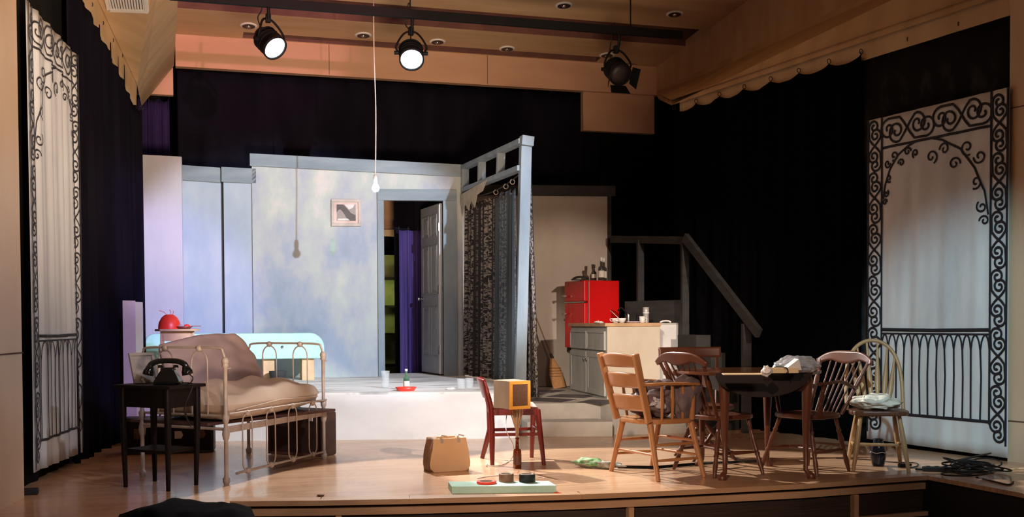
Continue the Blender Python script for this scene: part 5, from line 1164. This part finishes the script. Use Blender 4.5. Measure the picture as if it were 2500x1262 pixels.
# worktop things
def onC(px_, dvt):   # point of the worktop at a distance back from its near edge
    O = P1+dv*dvt+Z3*(h_+.036); d = ray(px_, 790); A_ = V3((O.x, O.y, 0)); n = V3((-du.y, du.x, 0)); t = (A_-V3((CAM.x, CAM.y, 0))).dot(n)/d.dot(n); p = CAM+d*t; return V3((p.x, p.y, ztop_+.001))
tp_ = onC(1534, .36)
tap = T('kitchen_tap', 'chrome kitchen tap with a dark curved spout', 'tap', tp_)
MB().lathe([(.026, 0), (.028, .01), (.022, .02), (.022, .09), (.016, .105), (0, .11)], tp_, 18).build('tap_body', m_metal, tap)
MB().tube(bez([tp_+Z3*.08+V3((-.01, 0, 0)), tp_+V3((-.05, 0, .14)), tp_+V3((-.09, 0, .165)), tp_+V3((-.12, 0, .13))], 6), .010, 8).build('spout', m_dmetal, tap)
sp_ = onC(1556, .30)
o = MB().lathe([(.016, 0), (.018, .03), (.014, .05), (.016, .07), (.012, .085), (0, .09)], sp_, 16).build('sprayer', m_dmetal); tag(o, 'short dark side sprayer between the tap and the white mug', 'sprayer')
th0 = onC(1577, .22)
tf = T('thermos_flask', 'tall brushed steel cylinder on the worktop behind the mug', 'flask', th0)
MB().lathe([(.030, 0), (.031, .01), (.031, .10), (.034, .105), (.034, .17), (0, .172)], th0, 24).build('flask_body', m_steel, tf)
MB().lathe([(.034, .10), (.036, .102), (.036, .112), (.034, .114)], th0, 24).build('band', m_white, tf)
mg = onC(1568, .08)
mug = T('white_mug', 'small white mug in front of the steel flask', 'mug', mg)
MB().lathe([(0, .005), (.026, .005), (.031, .07), (.034, .07), (.028, 0), (0, 0)], mg, 22).build('mug_body', m_white, mug)
MB().tube(bez([mg+V3((.03, 0, .055)), mg+V3((.05, 0, .05)), mg+V3((.05, 0, .025)), mg+V3((.028, 0, .015))], 5), .004, 6).build('mug_handle', m_white, mug)
def teacup(p, label, rz):
    r = T('teacup', label, 'cup', p, rz, 'white teacups on the worktop')
    MB().lathe([(0, .006), (.02, .006), (.038, .03), (.044, .052), (.047, .052), (.040, .028), (.024, 0), (0, 0)], (0, 0, 0), 24).build('cup_body', m_white, r, world=False)
    MB().tube(bez([(-.042, 0, .046), (-.066, 0, .042), (-.062, 0, .022), (-.036, 0, .02)], 6), .004, 6).build('cup_handle', m_white, r, world=False); return r
cu1 = teacup(onC(1518, .06), 'white teacup standing nearer the right, beside the tap', 0)
dup(cu1, onC(1503, .12), rad(8), 'white teacup with its handle to the left, leftmost on the worktop')
cl = onC(1518, .06)
o = MB().tube([cl+V3((.0, .0, .02)), cl+V3((-.10, .03, .12)), cl+V3((-.115, .035, .132))], [.004, .004, .007], 6).build('long_spoon', m_metal); tag(o, 'long thin spoon leaning out of the right teacup', 'spoon')
o = MB().lathe([(0, .004), (.06, .004), (.095, .016), (.1, .016), (.065, 0), (0, 0)], onC(1545, .16), 26).build('pink_plate', m_linen); tag(o, 'pinkish plate lying by the tap', 'plate')
p = onC(1462, .30); o = pillowish('m', None, p+Z3*.008, (.05, 0, 0), (0, .04, 0), (0, 0, .008), 10, 10, .4, .02, 7).build('folded_napkin', m_paper); tag(o, 'white folded napkin near the fridge on the worktop', 'napkin')
p = V3(w0_)+du*(Wd*.35)+dv*.1+Z3*(hw2+.02); o = MB().tube(bez([p+V3((-.06, 0, .005)), p+V3((-.02, 0, .02)), p+V3((.04, 0, .02)), p+V3((.07, 0, .006))], 6), .010, 6).build('rolled_cloth', m_paper); tag(o, 'small rolled white cloth on top of the white cabinet', 'cloth')
# fridge on its stand
fx0, fx1, fx2 = PYy(1384, 850, 12.95), PYy(1432, 850, 12.35), PYy(1521, 850, 12.35)
zF = PYy(1432, 684, 12.35).z
e1 = V3((fx1.x, fx1.y, 0)); e0 = V3((fx1.x-.03, 12.87, 0)); e2_ = V3((fx2.x, 12.35, 0))
e0 = V3((PYy(1383, 700, 12.84).x, 12.84, 0)); fdv = (e0-e1); fD = fdv.length; fdv = fdv.normalized(); fdu = V3((fdv.y, -fdv.x, 0)); fW = (e2_-e1).length*.98
zb = .80
fg = T('red_fridge', 'small bright red two-door fridge behind the grey cabinet', 'fridge', e1+fdu*fW/2+fdv*fD/2+Z3*zb)
MB().prism([(0.03, 0), (fW, 0), (fW, zF-zb), (0.03, zF-zb)], e1+Z3*zb, fdu, Z3, fdv, fD).build('body', m_red, fg, bevel=.012)
spl = zb+(zF-zb)*.66
zsp = PYy(1432, 737, 12.35).z
for z0, z1 in ((zb, zsp-.008), (zsp+.008, zF)):
    o = MB().prism([(0, z0), (fD, z0), (fD, z1), (0, z1)], e1+fdu*.025, fdv, Z3, -fdu, .055).build('door', m_red, fg, bevel=.012)
    zh = z1-.13 if z0 == zb else z0+.07
    q = MB(); q.tube([e1+fdv*(fD-.03)-fdu*.03+Z3*zh, e1+fdv*(fD-.03)-fdu*.075+Z3*zh, e1+fdv*(fD-.10)-fdu*.075+Z3*zh], .012, 8); q.build('handle', m_metal, o)
    MB().prism([(-.004, z0+.01), (.004, z0+.01), (.004, z1-.01), (-.004, z1-.01)], e1+fdu*.022-fdv*.004, fdu, Z3, fdv, .006).build('chrome_seal', m_metal, o)
MB().prism([(0, 0), (fD, 0), (fD, .014), (0, .014)], e1+fdu*.0+Z3*(zsp-.007), fdv, Z3, -fdu, .032).build('chrome_band', m_metal, fg)
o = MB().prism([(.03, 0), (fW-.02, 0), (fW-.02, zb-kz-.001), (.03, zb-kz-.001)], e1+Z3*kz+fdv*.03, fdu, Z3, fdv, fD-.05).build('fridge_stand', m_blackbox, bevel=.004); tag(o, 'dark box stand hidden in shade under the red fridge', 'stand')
ft = e1+Z3*zF
def onF(a, b): return e1+fdu*a+fdv*b+Z3*(zF+.001)
def liquor(p, label, mat, capm, h=.27, r=.038):
    root = T('liquor_bottle', label, 'bottle', p, group='bottles on the red fridge')
    MB().lathe(bottle_prof(r, h, .34, .36), p, 22).build('glass', mat, root)
    MB().lathe([(0, h*.86), (.018, h*.86), (.018, h+.014), (0, h+.014)], p, 14).build('bottle_cap', capm, root)
    MB().lathe([(r+.0006, .04), (r+.0006, h*.45)], p, 22).build('label_band', m_label, root)
fb = lambda px_, b: (lambda d: V3((CAM.x+d.x*((e1.y+b)/d.y), e1.y+b, zF+.001)))(ray(px_, 680))
liquor(fb(1468, .16), 'clear liquor bottle with cream label and white cap, nearer one on the fridge', m_dglass, m_white)
liquor(fb(1474, .30), 'clear liquor bottle with white cap, further back on the fridge', m_dglass, m_white)
liquor(fb(1450, .34), 'short dark bottle left of the two white-capped bottles', m_dglass, m_dglass, .19, .032)
p = fb(1417, .10); bkp = T('black_tangled_strap', 'black strap in a flat heap on top of the fridge', 'strap', p)
for k in range(3): MB().tube(bez([p+V3((-.10, .02*k, .008)), p+V3((-.03, .03*k, .03+.008*k)), p+V3((.06, .02*k, .035+.006*k)), p+V3((.09, -.02+.02*k, .02)), p+V3((.0, -.03+.02*k, .008))], 8), .007, 6).build('strap_loop', m_cable, bkp)
MB().prism([(-.12, -.03), (.02, -.04), (.03, .03), (-.10, .03)], p, (1, 0, 0), (0, 1, 0), Z3, .012).build('flat_pouch', m_blackbox, bkp, bevel=.003)
# broom leaning
bf = PZ(1362, 948, kz); bf = V3((PYy(1360, 940, 12.85).x, 12.75, kz))
bta = PYy(1297, 745, 13.1)
brm = T('corn_broom', 'orange corn broom leaning against the tan kitchen wall', 'broom', bf)
nk = PYy(1345, 866, 12.9); 
MB().tube([nk, bta], .009, 8).build('broomstick', m_box, brm)
MB().tube([nk+(bta-nk)*.02, nk-(bta-nk).normalized()*.05], [.014, .022], 10).build('collar', m_candark, brm)
ax = (bf-nk); bk = MB(); pr_ = [(0, .02), (.12, .035), (.3, .062), (.55, .085), (.8, .085), (1.0, .080)]
bk.tube([nk.lerp(bf, .08+.92*t) for t, r in pr_], [r for t, r in pr_], 16, flat=((0, 1, 0), .38)); bk.build('bristles', m_broom, brm)
q = MB()
for t in (.42, .50, .58, .66): c_ = nk.lerp(bf, t); q.tube([c_+V3((.083*cos(2*pi*k/18), .034*sin(2*pi*k/18), .01)) for k in range(18)], .0022, 5, True)
q.build('stitching', m_brownside, brm)
# ================================================================ FRONT RIGHT
vp = PZ(2144, 1137)
vs_ = T('black_vase', 'dark lacquered vase under the hoop-back chair', 'vase', vp)
MB().lathe([(.0, .0), (.042, 0), (.048, .02), (.056, .06), (.058, .10), (.050, .15), (.040, .175), (.036, .19), (.042, .205), (.036, .207), (.030, .19), (0, .05)], vp, 28).build('vase_body', m_vase, vs_)
MB().tube([vp+V3((.0592*cos(2*pi*k/28), .0592*sin(2*pi*k/28), .105+.004*sin(k))) for k in range(28)], .0025, 5, True).build('pale_band', m_paper, vs_)
def floorcable(name, label, pix, r=.0045, z=.006, cat='cable'):
    o = MB().tube(bez([PZ(x, y, z) for x, y in pix], 8), r, 6).build(name, m_cable); tag(o, label, cat); return o
floorcable('black_cable', 'thin black cable running behind the hoop-back chair to the plug', [(2040, 1118), (2120, 1122), (2180, 1128), (2235, 1130), (2238, 1138), (2215, 1142)])
pl_ = T('power_plug', 'black plug block on the floor right of the vase', 'plug', PZ(2205, 1140))
MB().box(PZ(2205, 1140)+Z3*.014, (.075, .035, .028), rad(-15)).build('plug_body', m_cable, pl_, bevel=.006)
MB().box(PZ(2222, 1139)+Z3*.014, (.02, .022, .018), rad(-15)).build('plug_end', m_cable, pl_, bevel=.003)
cc_ = T('coiled_cable', 'tangled heap of black cable coils on the floor by the right gate cloth', 'cable', PZ(2380, 1150))
for k in range(13):
    cx, cy = random.uniform(2345, 2410), random.uniform(1140, 1166); c_ = PZ(cx, cy, .0); rx = random.uniform(.10, .20); rz_ = random.uniform(.01, .09); a0 = random.uniform(0, 6)
    MB().tube([c_+V3((rx*cos(2*pi*t/26+a0), rx*.75*sin(2*pi*t/26+a0), .008+.006*(k % 4)+max(0, rz_*(1+sin(2*pi*t/26))/2))) for t in range(27)], .006, 6, True).build('coil', m_cable, cc_)
floorcable('black_cable', 'black cable stretching right from the coil along the stage edge', [(2385, 1165), (2430, 1176), (2462, 1183), (2474, 1176)], .006)
floorcable('black_cable', 'black cable between the plug and the coil heap', [(2235, 1145), (2280, 1148), (2330, 1152), (2370, 1160)], .008, .009)
ps_ = T('power_strip', 'black multi-socket power strip lying left of the cable heap', 'power strip', PZ(2300, 1152))
MB().box(PZ(2298, 1151)+Z3*.018, (.26, .05, .034), rad(-28)).build('strip_body', m_cable, ps_, bevel=.006)
for k in range(4): MB().lathe([(.014, 0), (.014, .003), (0, .003)], PZ(2298, 1151)+V3((-.08+.053*k, .043-.028*k, .036)), 12).build('socket', m_railc, ps_)
o = MB().prism([(0, 0), (.55, -.02), (.56, .02), (.0, .03)], PZ(2390, 1155, .001), (cos(.2), sin(.2), 0), (-sin(.2), cos(.2), 0), Z3, .003).build('floor_tape', m_manila); tag(o, 'pale strip of tape on the floor right of the cable heap', 'tape')
# black cloth heap front left
hp0 = PZ(455, 1255, 0)
q = MB()
def fn(u, v):
    x = lp(-.37, .37, u); y = lp(-.30, .30, v); e = max(0, (1-abs(x/.37)**2.4)*(1-abs(y/.30)**2.4))
    return V3((x, y, .004+.10*e**.7*(1+.6*noise.noise(V3((x*4, y*4, 1))))+.03*noise.noise(V3((x*9, y*9, 5)))*e))+V3((hp0.x, hp0.y-.22, 0))
q.grid(fn, 50, 36, thick=-.004); o = q.build('black_cloth_heap', m_black); tag(o, 'crumpled black cloth heaped at the front left edge of the stage', 'cloth')
# curtain weight at the foot of the left gate
o = MB().box(PZ(70, 1207)+Z3*.02, (.12, .07, .04)).build('curtain_weight', m_blackbox, bevel=.006); tag(o, 'small black weight at the foot of the left gate cloth', 'weight')
